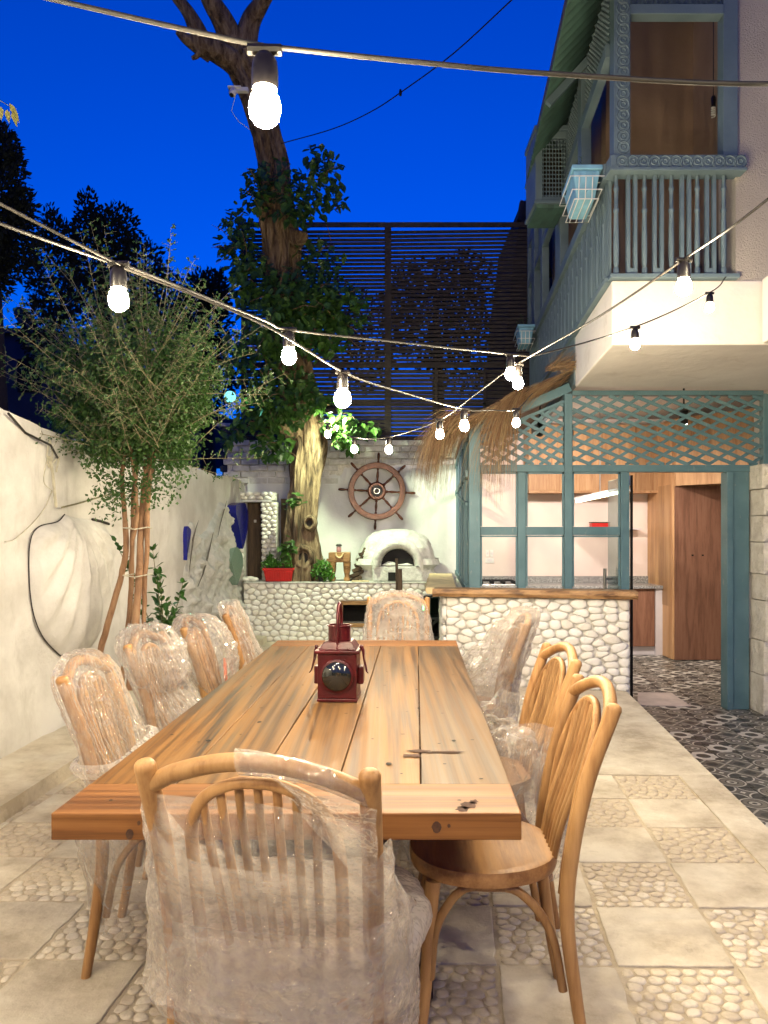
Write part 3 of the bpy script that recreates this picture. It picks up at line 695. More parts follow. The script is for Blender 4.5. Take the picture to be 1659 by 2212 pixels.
rb = thing('dark_gable', 'dark sloping gable of the house behind the slatted screen', 'building', (at(1125,0,12.4).x,12.4,0))
b = MB(); b.prism([at(1088,790,12.4), at(1105,600,12.4), at(1122,478,12.4), at(1126,438,12.4), at(1150,424,12.4), at(1330,424,12.4), at(1330,960,12.4), at(1088,960,12.4)][::-1], (0,2.5,0)); b.build('gable_wall', 'dark_brown', rb)
b = MB(); b.beam(at(1120,478,12.3), at(1127,436,12.3), .06, .12); b.build('barge_board', 'wood_slat', rb)
b = MB(); b.prism([at(0,735,26), at(120,735,26), at(500,905,26), at(840,905,26), at(840,1010,26), at(0,1010,26)][::-1], (0,.4,0)); mono('far_wall', b, 'dark_building', 'far dark boundary wall beyond the left garden wall', 'wall')
# ================================================================== KITCHEN FRONT (blue timber, glass, lattice)
KY = 7.2
def K(u, v, Y=KY): return at(u, v, Y)
kf = thing('kitchen_front', 'teal timber kitchen front with window panes, lattice panels and open doorway', 'shop front', (K(1190,0).x,KY,TZ))
def post(u0, u1, v0, v1, d=.10, name='post', z0=None, yo=0):
    a, b_ = K(u0, v1), K(u1, v0); b = MB(); b.box((a.x, KY-d/2+yo, a.z if z0 is None else z0), (b_.x, KY+d/2+yo, b_.z)); return b.build(name, 'paint_blue', kf, bev=.004)
ZB = .86
post(1012,1036,922,1265,.12,z0=ZB); post(1117.5,1134.5,1020.5,1265,.07,'mullion',z0=ZB); post(1217.5,1234.5,852,1265,.09,z0=ZB)
post(1338.5,1356.5,1020.5,1265,.09,z0=TZ); post(1564,1577,1020.5,1530,.14,'door_jamb',z0=TZ); post(1578,1613,1020.5,1530,.10,'door_jamb',z0=TZ)
post(1645,1656,852,1005,.09); post(1037,1217,1004.5,1020,.085,'rail'); post(1235,1656,1005,1020,.085,'rail')
post(1037,1117,1138,1156,.06,'rail'); post(1135,1217,1138,1156,.06,'rail'); post(1235,1338,1138,1156,.06,'rail')
post(1235,1645,845,855,.085,'rail')
b = MB(); b.beam(K(1230,838), K(1028,925), .10, .085); b.build('sloping_rail', 'paint_blue', kf, bev=.004)
b = MB(); b.beam(K(1217,868)+V((0,-.03,0)), K(1040,944)+V((0,-.03,0)), .03, .03); b.build('sloping_rail', 'paint_blue', kf, bev=.003)
for (u0, u1) in ((1037,1117),(1135,1217),(1235,1338)):
    for (v0, v1) in ((1020.5,1137.5),(1156.5,1266)):
        a, c = K(u0,v1), K(u1,v0); b = MB(); b.box((a.x,KY+.0,a.z), (c.x,KY+.005,c.z)); b.build('pane', 'glass_pane', kf)
        for (p, q) in (((u0,v0+2),(u1,v0+2)),((u0+2,v0),(u0+2,v1)),((u1-2,v0),(u1-2,v1))):
            b = MB(); b.beam(K(*p)+V((0,-.018,0)), K(*q)+V((0,-.018,0)), .016, .016); b.build('glazing_bead', 'paint_blue', kf)
def lattice(poly, slope, gap, w, yo, par):
    """strips at a slope clipped to a convex polygon given in picture units"""
    xs = [p[0] for p in poly]; c0 = min(p[1]-slope*p[0] for p in poly); c1 = max(p[1]-slope*p[0] for p in poly); c = c0+gap*.4
    while c < c1:
        pts = []
        for (a, b_) in zip(poly, poly[1:]+poly[:1]):
            fa, fb = a[1]-slope*a[0]-c, b_[1]-slope*b_[0]-c
            if fa*fb < 0: t = fa/(fa-fb); pts.append((a[0]+(b_[0]-a[0])*t, a[1]+(b_[1]-a[1])*t))
        if len(pts) == 2 and math.hypot(pts[0][0]-pts[1][0], pts[0][1]-pts[1][1]) > 6:
            b = MB(); b.beam(K(*pts[0])+V((0,yo,0)), K(*pts[1])+V((0,yo,0)), .012, w, up=(0,-.0,1)); b.build('lattice_strip', 'paint_blue', par)
        c += gap*rnd(.93,1.07)
P1 = [(1038,946),(1216,869),(1216,1004),(1038,1004)]; P2 = [(1236,856),(1644,856),(1644,1004),(1236,1004)]
lattice(P1, .52, 20, .031, -.020, kf); lattice(P1, -.78, 25, .031, -.005, kf)
lattice(P2, .40, 20.5, .033, -.020, kf); lattice(P2, -.60, 26, .029, -.005, kf)
# left side of the kitchen running back to the rear wall
def KS(Y, z, d=0): return V((K(1014,0).x+.066*(Y-KY)+d, Y, z))
ys = [7.75, 8.4, 9.05, 9.7, 10.35]; zr = lambda Y: 2.42
for Y in ys:
    b = MB(); p = KS(Y,0); b.box((p.x-.03,Y-.04,ZB), (p.x+.05,Y+.04,2.40)); b.build('side_post', 'paint_blue', kf)
for z, h in ((2.42,.07),(2.02,.06),(.88,.06)):
    b = MB(); b.beam(KS(7.27,z), KS(10.8,z), .07, h); b.build('side_rail', 'paint_blue', kf)
b = MB(); b.beam(KS(7.27,1.72,-.02), KS(10.8,2.02,-.02), .03, .03); b.build('side_rail', 'paint_blue', kf)
for a, c in zip([7.3]+ys, ys+[10.8]):
    b = MB(); p, q = KS(a+.045,.92), KS(c-.045,1.98); b.prism([(p.x,p.y,.92),(q.x,q.y,.92),(q.x,q.y,1.98),(p.x,p.y,1.98)], (.005,0,0)); b.build('pane', 'glass_pane', kf)
    for k in range(5):
        for s_ in (1,-1):
            z0, z1 = (2.06,2.38) if s_ > 0 else (2.38,2.06); yy = a+(c-a)*(k-.5)/4; y2 = yy+.32
            if yy < a or y2 > c: continue
            b = MB(); b.beam(KS(yy,z0,.006*s_), KS(y2,z1,.006*s_), .010, .03); b.build('lattice_strip', 'paint_blue', kf)

# frameless glass door, swung inwards
gd = thing('glass_door', 'clear frameless glass door standing open inside the doorway', 'door', (K(1364,0).x,KY,TZ))
hx = K(1362,0).x; b = MB(); b.hexa([(hx,KY+.06,TZ+.02),(hx+.012,KY+.06,TZ+.02),(hx+.052,KY+.86,TZ+.02),(hx+.04,KY+.86,TZ+.02),(hx,KY+.06,2.0),(hx+.012,KY+.06,2.0),(hx+.052,KY+.86,2.0),(hx+.04,KY+.86,2.0)]); b.build('glass_leaf', 'glass_door', gd)
b = MB(); b.box((hx+.014,KY+.03,TZ+.02), (hx+.034,KY+.055,2.0)); b.build('edge_seal', 'soot', gd)
b = MB(); b.box((hx-.012,KY+.04,1.90), (hx+.03,KY+.13,2.0)); b.build('patch_fitting', 'steel', gd, bev=.003)
hp = V((hx-.035, KY+.72, 0)); b = MB(); b.tube([hp+V((0,0,.62)), hp+V((0,0,1.06))], .018, 12); hb = b.build('pull_handle', 'steel', gd, smooth=40)
for z in (.70,.95): b = MB(); b.tube([hp+V((0,0,z)), hp+V((.07,0,z))], .011, 8); b.build('handle_standoff', 'steel', hb, smooth=40)
# right hand wall and quoin stones
b = MB(); b.box((K(1656.5,0).x,KY-.04,2.10), (7.5,KY+.25,2.81)); b.box((K(1616,0).x,KY+.02,TZ), (7.5,KY+.27,2.095)); mono('side_wall', b, 'plaster_slab', 'cream wall strip right of the kitchen doorway under the balcony', 'wall')
q = thing('quoin_pillar', 'rough white stone block pillar right of the teal doorway', 'pillar', (K(1650,0).x,6.95,TZ))
z = TZ; zs = [TZ,.10,.42,.80,1.05,1.35,1.60,1.85,2.085]; qx = K(1618,0).x+.005
for k in range(len(zs)-1):
    b = MB(); xo = rnd(-.02,.02); nn = 14; z0, z1 = zs[k]+.003, zs[k+1]-.003
    for xa, xb, yo in ((qx+xo,qx+.16,.0),(qx+.166,qx+.78,-.05)):
        b = MB(); g0 = len(b.v)
        for i in range(nn+1):
            for j in range(nn+1):
                s_, t_ = i/nn, j/nn; e = min(s_,1-s_,t_,1-t_)*4; e = min(1,e)
                b.v.append((xa+(xb-xa)*s_, 6.92+yo-.02*e-.075*e*abs(fbm((s_*2.2+k*3.7, t_*2.2+k, xa*9),1))-.02*e*fbm((s_*6+k, t_*6, xa*5),1), z0+(z1-z0)*t_))
        b.f = [(i*(nn+1)+j,(i+1)*(nn+1)+j,(i+1)*(nn+1)+j+1,i*(nn+1)+j+1) for i in range(nn) for j in range(nn)]
        b.box((xa+.001,6.922+yo,z0+.001),(xb-.001,7.2,z1-.001)); b.build('stone_block', 'stone_block', q, smooth=40)

# ================================================================== TILED FLOOR AND KITCHEN INSIDE
g = MB(); g.add([(1.0,Y0,TZ-.006),(8,Y0,TZ-.006),(8,11,TZ-.006),(1.0,11,TZ-.006)], [(0,1,2,3)]); kfl = struct('tiled_floor', g, 'dark_gap')
tm = {}; tn = ['tile_rings','tile_rings','tile_petals','tile_petals','tile_diamond','tile_dots']; T = .2; far_ = {}
spots = []
for j in range(0, 36):
    for i in range(0, 16):
        Y = 3.45+T*j; x = 1.55+.108*(Y-3)+T*i
        if x < xe(Y)-.13 and Y < 7: continue
        if Y > 10.3 or x > .60*Y+.2 or (Y > KY-.1 and x < 2.0) or (Y < KY-.05 and x > K(1640,0).x+.3): continue
        spots.append((x, Y))
spots.sort(key=lambda p: p[1])
for k, (x, Y) in enumerate(spots):
    nme = R.choice(tn)
    if k < 300:
        if nme not in tm: b = MB(); b.box((-.0985,-.0985,-.004), (.0985,.0985,0)); o = b.build('floor_tile', nme, kfl); tm[nme] = o.data
        else: o = link('floor_tile', tm[nme], None, kfl)
        o.location = (x, Y, TZ+rnd(-.0008,.0008)); o.rotation_euler = (0,0,.02+PI/2*R.randrange(4))
    else:
        if nme not in tm: b = MB(); b.box((-.0985,-.0985,-.004), (.0985,.0985,0)); o = b.build('floor_tile', nme, kfl); tm[nme] = o.data
        else: o = link('floor_tile', tm[nme], None, kfl)
        o.location = (x, Y, TZ); o.rotation_euler = (0,0,.02)
b = MB(); pts = [at(1385,1499,0) for _ in range(1)]
def fl(u, v): Y = F*(H-TZ)/(v-HV); return at(u, v, Y)
b = MB(); b.prism([tuple(fl(u,v)+V((0,0,.008))) for u, v in ((1377,1524),(1492,1527),(1450,1498),(1378,1497))], (0,0,-.007)); mono('floor_board', b, 'mat_pale', 'pale flat board lying on the tiles just inside the doorway', 'board')
KB, CT = 10.9, 3.12
b = MB(); b.box((1.06,KB,TZ-.1), (6.0,KB+.2,CT)); struct('kitchen_wall_rear', b, 'kitchen_wall')
b = MB(); b.box((5.2,KY+.3,TZ-.1), (5.35,KB-.005,CT)); struct('kitchen_wall_right', b, 'kitchen_wall')
b = MB(); b.box((2.3,KY+.05,CT), (6.0,KB+.2,CT+.1)); struct('kitchen_ceiling', b, 'kitchen_wall')
# base units with granite top
CF = 10.3
bc = thing('base_cabinet', 'brown kitchen base cabinets with white plinth under the granite worktop', 'cabinet', (2.6,CF+.3,TZ))
zc = at(0,1265,CF).z; xR = at(1441,0,CF).x; edges = [1.15,1.75,2.35,2.95,3.45,xR-.16]
for a, c in zip(edges, edges[1:]): b = MB(); b.box((a+.004,CF+.02,TZ+.13), (c-.004,CF+.05,zc-.045)); b.build('cabinet_door', 'walnut', bc, bev=.002)
b = MB(); b.box((1.12,CF+.051,TZ+.13), (xR-.155,KB-.005,zc-.045)); b.build('carcass', 'walnut', bc)
b = MB(); b.box((xR-.155,CF+.01,TZ+.005), (xR,KB-.005,zc-.045)); b.build('end_panel', 'cabinet_white', bc)
b = MB(); b.box((1.12,CF+.07,TZ+.005), (xR-.156,CF+.09,TZ+.128)); b.build('plinth', 'cabinet_white', bc)
b = MB(); b.box((1.1,CF-.02,zc-.042), (xR+.03,KB-.004,zc)); wt = b.build('worktop', 'granite', bc, bev=.004)
b = MB(); b.box((1.1,KB-.03,zc+.001), (xR,KB-.003,zc+.10)); b.build('upstand', 'granite', bc)
uc = thing('wall_cabinet', 'oak wall cabinets hanging high on the kitchen wall', 'cabinet', (2.9,KB,2.0))
ux = [at(1142,0,10.5).x, at(1232,0,10.5).x, at(1300,0,10.5).x, at(1372,0,10.5).x, at(1440,0,10.5).x]; zu = at(0,1064,10.5).z
for a, c in zip(ux, ux[1:]): b = MB(); b.box((a+.002,10.5,zu+.03), (c-.002,10.525,2.98)); b.build('cabinet_door', 'oak', uc)
b = MB(); b.box((ux[0],10.526,zu), (ux[-1],KB-.004,2.985)); b.build('carcass', 'oak', uc); b = MB(); b.box((ux[0],10.49,zu-.002), (ux[-1],10.53,zu+.027)); b.build('light_rail', 'oak', uc)
tu = thing('tall_cabinet', 'tall brown veneer cupboard seen through the doorway', 'cupboard', (4.2,9.95,TZ))
ta, tb2 = at(1458,0,9.92).x, at(1558,0,9.92).x; zt_ = at(0,1050,9.92).z
b = MB(); b.box((ta+.003,9.92,TZ+.01), (tb2,9.95,zt_)); o = b.build('front_panel', 'walnut', tu, bev=.002)
for u in (1497,1519): p = at(u,1200,9.9); b = MB(); b.box((p.x-.012,9.912,at(0,1201,9.9).z), (p.x+.012,9.919,at(0,1198,9.9).z)); b.build('peg_hole', 'soot', tu)
b = MB(); b.box((ta-.02,9.955,TZ+.01), (tb2,KB-.004,2.98)); b.build('carcass', 'oak', tu)
b = MB(); b.box((ta-.024,10.02,.45), (ta-.0205,10.45,2.1)); b.build('side_flap', 'oak', tu, bev=.002)
b = MB(); b.prism([(ta,9.90,zt_+.003),(tb2+.25,8.9,zt_+.003),(tb2+.25,8.9,2.98),(ta,9.90,2.98)], (.03,.03,0)); b.build('pelmet', 'oak', tu)
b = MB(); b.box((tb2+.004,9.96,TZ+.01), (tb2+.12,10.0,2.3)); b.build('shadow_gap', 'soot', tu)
sh = thing('wall_shelf', 'thin white shelf on the kitchen wall carrying a red box', 'shelf', (at(1330,0,10.75).x,10.75,1.5))
zs_ = at(0,1141,10.7).z; b = MB(); b.box((at(1262,0,10.7).x,10.68,zs_-.02), (at(1385,0,10.7).x,KB-.004,zs_)); b.build('shelf_board', 'cabinet_white', sh)
rb_ = thing('red_reflection_box', 'red box standing in for a reflection, on the kitchen wall shelf', 'box', (at(1302,0,10.7).x,10.75,zs_))
b = MB(); b.box((at(1279,0,10.7).x,10.70,zs_+.001), (at(1318,0,10.7).x,10.84,zs_+.075)); b.build('body', 'red_plastic', rb_, bev=.004)  # solid box put in for a red shape mirrored in the glass
b = MB(); b.box((at(1278,0,10.7).x,10.69,zs_+.077), (at(1319,0,10.7).x,10.85,zs_+.09)); b.build('lid', 'dark_brown', rb_, bev=.003)
ls = thing('led_reflection', 'made-up shelf with a glowing strip standing in for an LED reflected in the door glass', 'reflection stand-in', (2.6,9.5,1.85))
pa, pb = at(1252,1086,9.9), at(1345,1067,8.9)  # shelf, hanger and glow are made up to imitate a reflected cabinet light
b = MB(); b.beam(pa+V((0,0,.05)), pb+V((0,0,.05)), .20, .03); b.build('shelf_board', 'cabinet_white', ls); b = MB(); b.beam(pa+V((-.03,0,.02)), pb+V((-.03,0,.02)), .05, .025); b.build('reflection_strip', 'led_reflection_glow', ls)
b = MB(); b.tube([(pa+pb)/2+V((0,0,.06)), ((pa+pb)/2)+V((0,0,CT-1.88))], .008, 6); b.build('hanger', 'steel', ls)
# hob, sockets
hb_ = thing('gas_hob', 'black gas hob with pan supports at the left end of the worktop', 'hob', (at(1072,0,10.5).x,10.55,zc))
ha, hc = at(1040,0,10.5).x, at(1112,0,10.5).x; b = MB(); b.box((ha,10.36,zc+.001), (hc,10.8,zc+.012)); b.build('plate', 'steel', hb_, bev=.003)
for k in range(3):
    x = ha+(hc-ha)*(k+.5)/3
    for dy in (10.45,10.58,10.71): b = MB(); b.box((x-.075,dy-.006,zc+.05), (x+.075,dy+.006,zc+.062)); b.build('pan_support', 'soot', hb_)
    for dx in (-.07,.07): b = MB(); b.box((x+dx-.006,10.43,zc+.0125), (x+dx+.006,10.73,zc+.049)); b.build('pan_support', 'soot', hb_)
so = thing('socket_plate', 'white switches and double socket on the kitchen wall above the hob', 'socket', (at(1058,0,KB).x,KB,1.1))
for u0, u1, v0, v1 in ((1049,1056,1188,1203),(1058.5,1065.5,1188,1203),(1048,1067,1204.5,1216)):
    a, c = at(u0,v1,KB), at(u1,v0,KB); b = MB(); b.box((a.x,KB-.012,a.z), (c.x,KB-.001,c.z)); o = b.build('plate', 'white_plastic', so, bev=.003)
    b = MB(); w = (c.x-a.x)*.25; b.box(((a.x+c.x)/2-w,KB-.016,(a.z+c.z)/2-.015), ((a.x+c.x)/2+w,KB-.0125,(a.z+c.z)/2+.015)); b.build('rocker', 'cabinet_white', o)
# ceiling spots that light the kitchen
for k, (x, Y, z, tx, ty, tz, lab) in enumerate(((1.75,8.3,2.60,1.9,10.6,1.2,'black kitchen spotlight behind the left lattice, nearest the corner post'),(2.15,8.6,2.62,2.6,10.6,.9,'black kitchen spotlight behind the left lattice, right one'),(3.4,8.4,2.75,3.7,9.6,-.2,'black kitchen spotlight above the doorway'))):
    t = thing('spotlight', lab, 'spotlight', (x,Y,CT), group='kitchen spotlights'); d = (V((tx,ty,tz))-V((x,Y,z))).normalized()
    b = MB(); b.lathe([(.045,-.09),(.05,.0),(.05,.07)], (x,Y,z), d, 16); b.build('head', 'steel_dark', t, smooth=40)
    b = MB(); b.lathe([(.044,.0),(.044,.003)], V((x,Y,z))+d*.071, d, 16); b.build('lens', 'spot_lit', t)
    b = MB(); b.tube([(x,Y,z+.02),(x,Y,CT)], .01, 6); b.build('stem', 'steel_dark', t)
    ld = bpy.data.lights.new('spot', 'SPOT'); ld.energy = 18; ld.spot_size = 2.5; ld.spot_blend = .9; ld.color = (1,.86,.74); ld.shadow_soft_size = .04
    lo = bpy.data.objects.new('spot_beam', ld); C.objects.link(lo); lo.parent = t; lo.matrix_parent_inverse = PM[t.name].inverted(); lo.location = V((x,Y,z))+d*.09; lo.rotation_euler = d.to_track_quat('-Z','Y').to_euler()

# ================================================================== BAR
A0, A1 = V((at(964,0,7.02).x,7.02)), V((at(1360,0,6.72).x,6.72)); BH = .835
br = thing('stone_bar', 'white pebble faced bar below the kitchen windows', 'bar', (A0.x,A0.y,0))
dv = (A1-A0).normalized(); nv = V((dv.y,-dv.x)); Lb = (A1-A0).length
B0 = V((A0.x+.22, 9.6))
b = MB(); a2, c2 = A0, A1
b.hexa([(a2.x,a2.y,-.28),(c2.x,c2.y,-.28),(c2.x+.02,KY-.06,-.28),(a2.x+.02,KY-.06,-.28),(a2.x,a2.y,BH),(c2.x,c2.y,BH),(c2.x+.02,KY-.06,BH),(a2.x+.02,KY-.06,BH)])
b.hexa([(a2.x+.0,KY-.055,-.05),(a2.x+.26,KY-.055,-.05),(a2.x+.50,9.84,-.05),(a2.x+.20,9.84,-.05),(a2.x+.0,KY-.055,BH),(a2.x+.26,KY-.055,BH),(a2.x+.50,9.84,BH),(a2.x+.20,9.84,BH)])
b.build('bar_core', 'joint_white', br)
def fb(s_, z, d):
    d = min(d, .024+.35*max(0, d-.024)); return (A0.x+dv.x*s_+nv.x*(d+.004), A0.y+dv.y*s_+nv.y*(d+.004), z)
for cen, poly in cells([(0,0),(Lb,0),(Lb,BH),(0,BH)], .136, .068, .50, 1):
    q = MB(); pebble(q, cen, poly, fb, .036, .0015, n=11); q.build('pebble', 'pebble_white', br, smooth=75)
S0, S1 = V((A0.x,7.0)), V((A0.x+.20,9.84)); sd = (S1-S0).normalized(); Ls = (S1-S0).length
fs = lambda s_, z, d: (S0.x+sd.x*s_-sd.y*(d+.004), S0.y+sd.y*s_+sd.x*(d+.004), z)
for cen, poly in cells([(0,0),(Ls,0),(Ls,BH),(0,BH)], .17, .095, .34, 0):
    q = MB(); pebble(q, cen, poly, fs, .05, .005, n=8); q.build('pebble', 'pebble_white', br, smooth=75)
# live-edge slabs
bt = thing('bar_top', 'thick live edge timber worktop on the pebble bar', 'worktop', (A0.x,A0.y,BH))
def plank(pa_, pb_, wf, wb, z, th, name, mat, par, seed):
    n = 46; b = MB(); d = V(pb_)-V(pa_); L_ = d.length; d.normalize(); nn_ = V((d.y,-d.x))
    for i in range(n+1):
        s_ = L_*i/n; c = V(pa_)+d*s_; e = .018*fbm((s_*3,seed,0),1.4)+.012*fbm((s_*12,seed,2),1)
        f1 = c+nn_*(wf+e); f2 = c+nn_*(wf-.02+e+.015*fbm((s_*8,seed,7),1)); bk = c-nn_*wb; zz = .006*fbm((s_*2,seed,5),1)
        b.v += [(f2.x,f2.y,z+zz),(f1.x,f1.y,z+th*.45+zz),(f1.x-nn_.x*.012,f1.y-nn_.y*.012,z+th+zz),(bk.x,bk.y,z+th+zz),(bk.x,bk.y,z+zz)]
    for i in range(n):
        for k in range(5): b.f.append((i*5+k,i*5+(k+1) % 5,(i+1)*5+(k+1) % 5,(i+1)*5+k))
    b.f += [(4,3,2,1,0), tuple(n*5+k for k in range(5))]; return b.build(name, mat, par, smooth=35)
plank(A0-dv*.12, A1+dv*.06, .10, .16, BH+.004, .072, 'front_plank', 'wood_bar', bt, 1)
plank((A0.x-.03+.2,9.86), (A0.x-.03,7.22), .16, .14, BH+.010, .06, 'return_plank', 'plank_pale', bt, 5)

# ================================================================== UPPER FLOOR: SLAB, BALCONY, LOGGIA
BY0 = 5.444; SO = 2.815; SL = 3.29; AX = .084
def BX(Y): return 1.676+AX*(Y-BY0)                              # side line of the upper floor
xF = at(1640,0,BY0).x; xP = at(1592,0,BY0).x
ub = thing('upper_storey', 'upper storey slab and rendered walls overhanging the kitchen', 'building', (2.5,6.5,SO))
b = MB(); yE = 10.75
b.hexa([(BX(BY0),BY0,SO),(7.5,BY0-.03,SO),(7.5,KY+.2,SO),(BX(7.0),7.0,SO),(BX(BY0),BY0,SL),(7.5,BY0-.03,SL),(7.5,KY+.2,SL),(BX(7.0),7.0,SL)])
b.hexa([(xF+.002,BY0-.30,SO+.004),(8,BY0-.36,SO+.004),(8,BY0-.05,SO+.004),(xF+.002,BY0-.032,SO+.004),(xF+.002,BY0-.30,SL),(8,BY0-.36,SL),(8,BY0-.05,SL),(xF+.002,BY0-.032,SL)])
b.hexa([(BX(7.0)+.06,7.002,SO+.30),(7.5,7.402,SO+.30),(7.5,yE,SO+.30),(BX(yE)+.06,yE,SO+.30),(BX(7.0)+.06,7.002,SL),(7.5,7.402,SL),(7.5,yE,SL),(BX(yE)+.06,yE,SL)])
b.build('floor_slab', 'plaster_slab', ub, bev=.012)
b = MB(); b.hexa([(xP,BY0+.02,SL+.002),(8,BY0-.25,SL+.002),(8,BY0+.3,SL+.002),(xP,BY0+.3,SL+.002),(xP,BY0+.02,7.0),(8,BY0-.25,7.0),(8,BY0+.3,7.0),(xP,BY0+.3,7.0)]); b.build('render_wall', 'plaster_pink', ub)
b = MB(); b.box((BX(BY0+1.5)+.28,BY0+1.5,SL+.002), (xP+.6,BY0+1.65,6.89)); b.box((xP+.3,BY0+.31,SL+.002), (xP+.4,BY0+1.49,6.89))
b.hexa([(BX(7.0)+.32,BY0+1.66,SL+.002),(BX(7.0)+.45,BY0+1.66,SL+.002),(BX(yE)+.45,yE,SL+.002),(BX(yE)+.32,yE,SL+.002),(BX(7.0)+.32,BY0+1.66,6.89),(BX(7.0)+.45,BY0+1.66,6.89),(BX(yE)+.45,yE,6.89),(BX(yE)+.32,yE,6.89)]); b.build('inner_wall', 'loggia_wall', ub)
b = MB(); b.hexa([(BX(BY0)+.02,BY0+.05,6.9),(xP,BY0+.05,6.9),(xP+1.5,yE,6.9),(BX(yE)+.02,yE,6.9),(BX(BY0)+.02,BY0+.05,7.0),(xP,BY0+.05,7.0),(xP+1.5,yE,7.0),(BX(yE)+.02,yE,7.0)]); b.build('loggia_ceiling', 'loggia_wall', ub)
# ---- balcony
bal = thing('balcony', 'teal timber balcony with turned balusters and carved rails above the kitchen', 'balcony', (BX(BY0),BY0,SL))
zr0, zr1 = at(0,376,BY0).z, at(0,344,BY0).z
def bp(name, mb, smooth=None, bev=0, par=None): return mb.build(name, 'paint_balcony', par or bal, smooth=smooth, bev=bev)
b = MB(); b.box((BX(BY0)-.03,BY0-.07,zr0), (xP+.03,BY0+.05,zr1)); hr = bp('handrail', b, bev=.006)
b = MB(); b.box((BX(BY0)-.04,BY0-.085,zr0-.012), (xP+.035,BY0+.06,zr0+.012)); bp('handrail_mould', b, bev=.004)
b = MB(); b.box((BX(BY0)-.02,BY0-.05,SL+.004), (xP-.0,BY0+.04,SL+.035)); bp('bottom_rail', b, bev=.004)
def side(Y, z, d=0): return V((BX(Y)+d, Y, z))
b = MB(); b.beam(side(BY0+.055,(zr0+zr1)/2), side(yE,(zr0+zr1)/2), .10, zr1-zr0-.002); bp('side_handrail', b, bev=.006)
b = MB(); b.beam(side(BY0+.055,SL+.02), side(yE,SL+.02), .08, .035); bp('side_bottom_rail', b)
b = MB(); b.hexa([tuple(side(7.0,SL-.45,-.012)),tuple(side(7.0,SL-.45,.03)),tuple(side(yE,SL-.45,.03)),tuple(side(yE,SL-.45,-.012)),tuple(side(7.0,SL+.0,-.012)),tuple(side(7.0,SL+.0,.03)),tuple(side(yE,SL+.0,.03)),tuple(side(yE,SL+.0,-.012))]); bp('side_apron', b)
Hb = zr0-SL-.035
prof = [(.021,0),(.021,.05),(.014,.06),(.019,.09),(.021,.22),(.018,.40),(.016,.46),(.021,.47),(.021,.485),(.015,.495),(.015,.62),(.020,.63),(.020,.645),(.015,.655),(.013,.74),(.022,.76),(.022,Hb)]
q = MB(); q.lathe(prof, (0,0,0), n=10); tb_ = q.build('baluster', 'paint_balcony', bal, smooth=40); tb_me = tb_.data
def put(name, me, p, rz=0, first=[1]): o = link(name, me, None, bal); o.location = p; o.rotation_euler = (0,0,rz); return o
tb_.location = (BX(BY0)+.03,BY0,SL+.035)
q = MB()
for dx in (-.026,.026): q.box((dx-.013,-.015,0),(dx+.013,.015,Hb))
q.box((-.0125,-.014,.0),(.0125,.014,.05)); fb_ = q.build('split_baluster', 'paint_balcony', bal); fb_me = fb_.data
fb_.location = (at(1364,0,BY0).x,BY0,SL+.035)
for u, k in ((1392,0),(1421,1),(1450,0),(1480,1),(1506,0),(1534,1),(1563,0)):
    put('split_baluster' if k else 'baluster', fb_me if k else tb_me, (at(u,0,BY0).x,BY0,SL+.035))
Y = BY0+.14; k = 0
while Y < yE-.05:
    put('split_baluster' if k % 2 == 0 else 'baluster', fb_me if k % 2 == 0 else tb_me, tuple(side(Y,SL+.035)), PI/2); Y += .115; k += 1
# carved guilloche (interlaced circles) on rail and corner post
def rings(pts, r, nrm, par, name):
    b = MB()
    for p in pts:
        for rr in (r, r*.42):
            ax = V(nrm); u_ = ax.cross(V((0,0,1))).normalized(); w_ = V((0,0,1)); n = 16
            cir = [V(p)+(u_*math.cos(2*PI*i/n)+w_*math.sin(2*PI*i/n))*rr for i in range(n+1)]
            b.tube(cir, .006, 4, cap=False)
    return b.build(name, 'paint_balcony', par, smooth=60)
zc_ = (zr0+zr1)/2; L_ = xP-BX(BY0)
rings([(BX(BY0)+.05+.078*i, BY0-.071, zc_) for i in range(int(L_/.078)+1)], .045, (0,-1,0), hr, 'carving')
pw0, pw1 = at(1322,0,BY0).x, at(1357,0,BY0).x
b = MB(); b.box((pw0,BY0-.05,zr1+.002), (pw1,BY0+.06,7.0)); cp = bp('corner_post', b, bev=.004)
rings([((pw0+pw1)/2+.006, BY0-.051, zr1+.06+.078*i) for i in range(34)], .045, (0,-1,0), cp, 'carving')
b = MB(); b.box((at(1560,0,BY0).x,BY0-.02,zr1+.002), (xP-.002,BY0+.08,7.0)); bp('wall_post', b, bev=.004)
zt0, zt1 = at(0,38,BY0).z, at(0,16,BY0).z
b = MB(); b.box((pw1+.002,BY0-.04,zt0), (at(1560,0,BY0).x-.002,BY0+.05,zt1)); bp('head_beam', b, bev=.006)
b = MB(); b.box((pw1+.002,BY0+.02,zt1+.002), (at(1560,0,BY0).x-.002,BY0+.04,7.0)); bp('head_panel', b)
def screen(par, P, ux_, nu, nv_, du, dv_, rad=.35):
    """mashrabiya: a grid of turned beads joined by thin bars"""
    b = MB(); ux_ = V(ux_)
    for i in range(nu+1):
        b.tube([V(P)+ux_*du*i, V(P)+ux_*du*i+V((0,0,dv_*nv_))], du*.14, 4)
        for j in range(nv_+1): b.ball(V(P)+ux_*du*i+V((0,0,dv_*j)), du*rad, 6, 4)
    for j in range(nv_+1): b.tube([V(P)+V((0,0,dv_*j)), V(P)+ux_*du*nu+V((0,0,dv_*j))], du*.14, 4)
    return b.build('turned_screen', 'paint_balcony', par, smooth=60, kind='stuff')
screen(bal, (pw1+.03,BY0-.0,zt1+.03), (1,0,0), 18, 8, .036, .04)
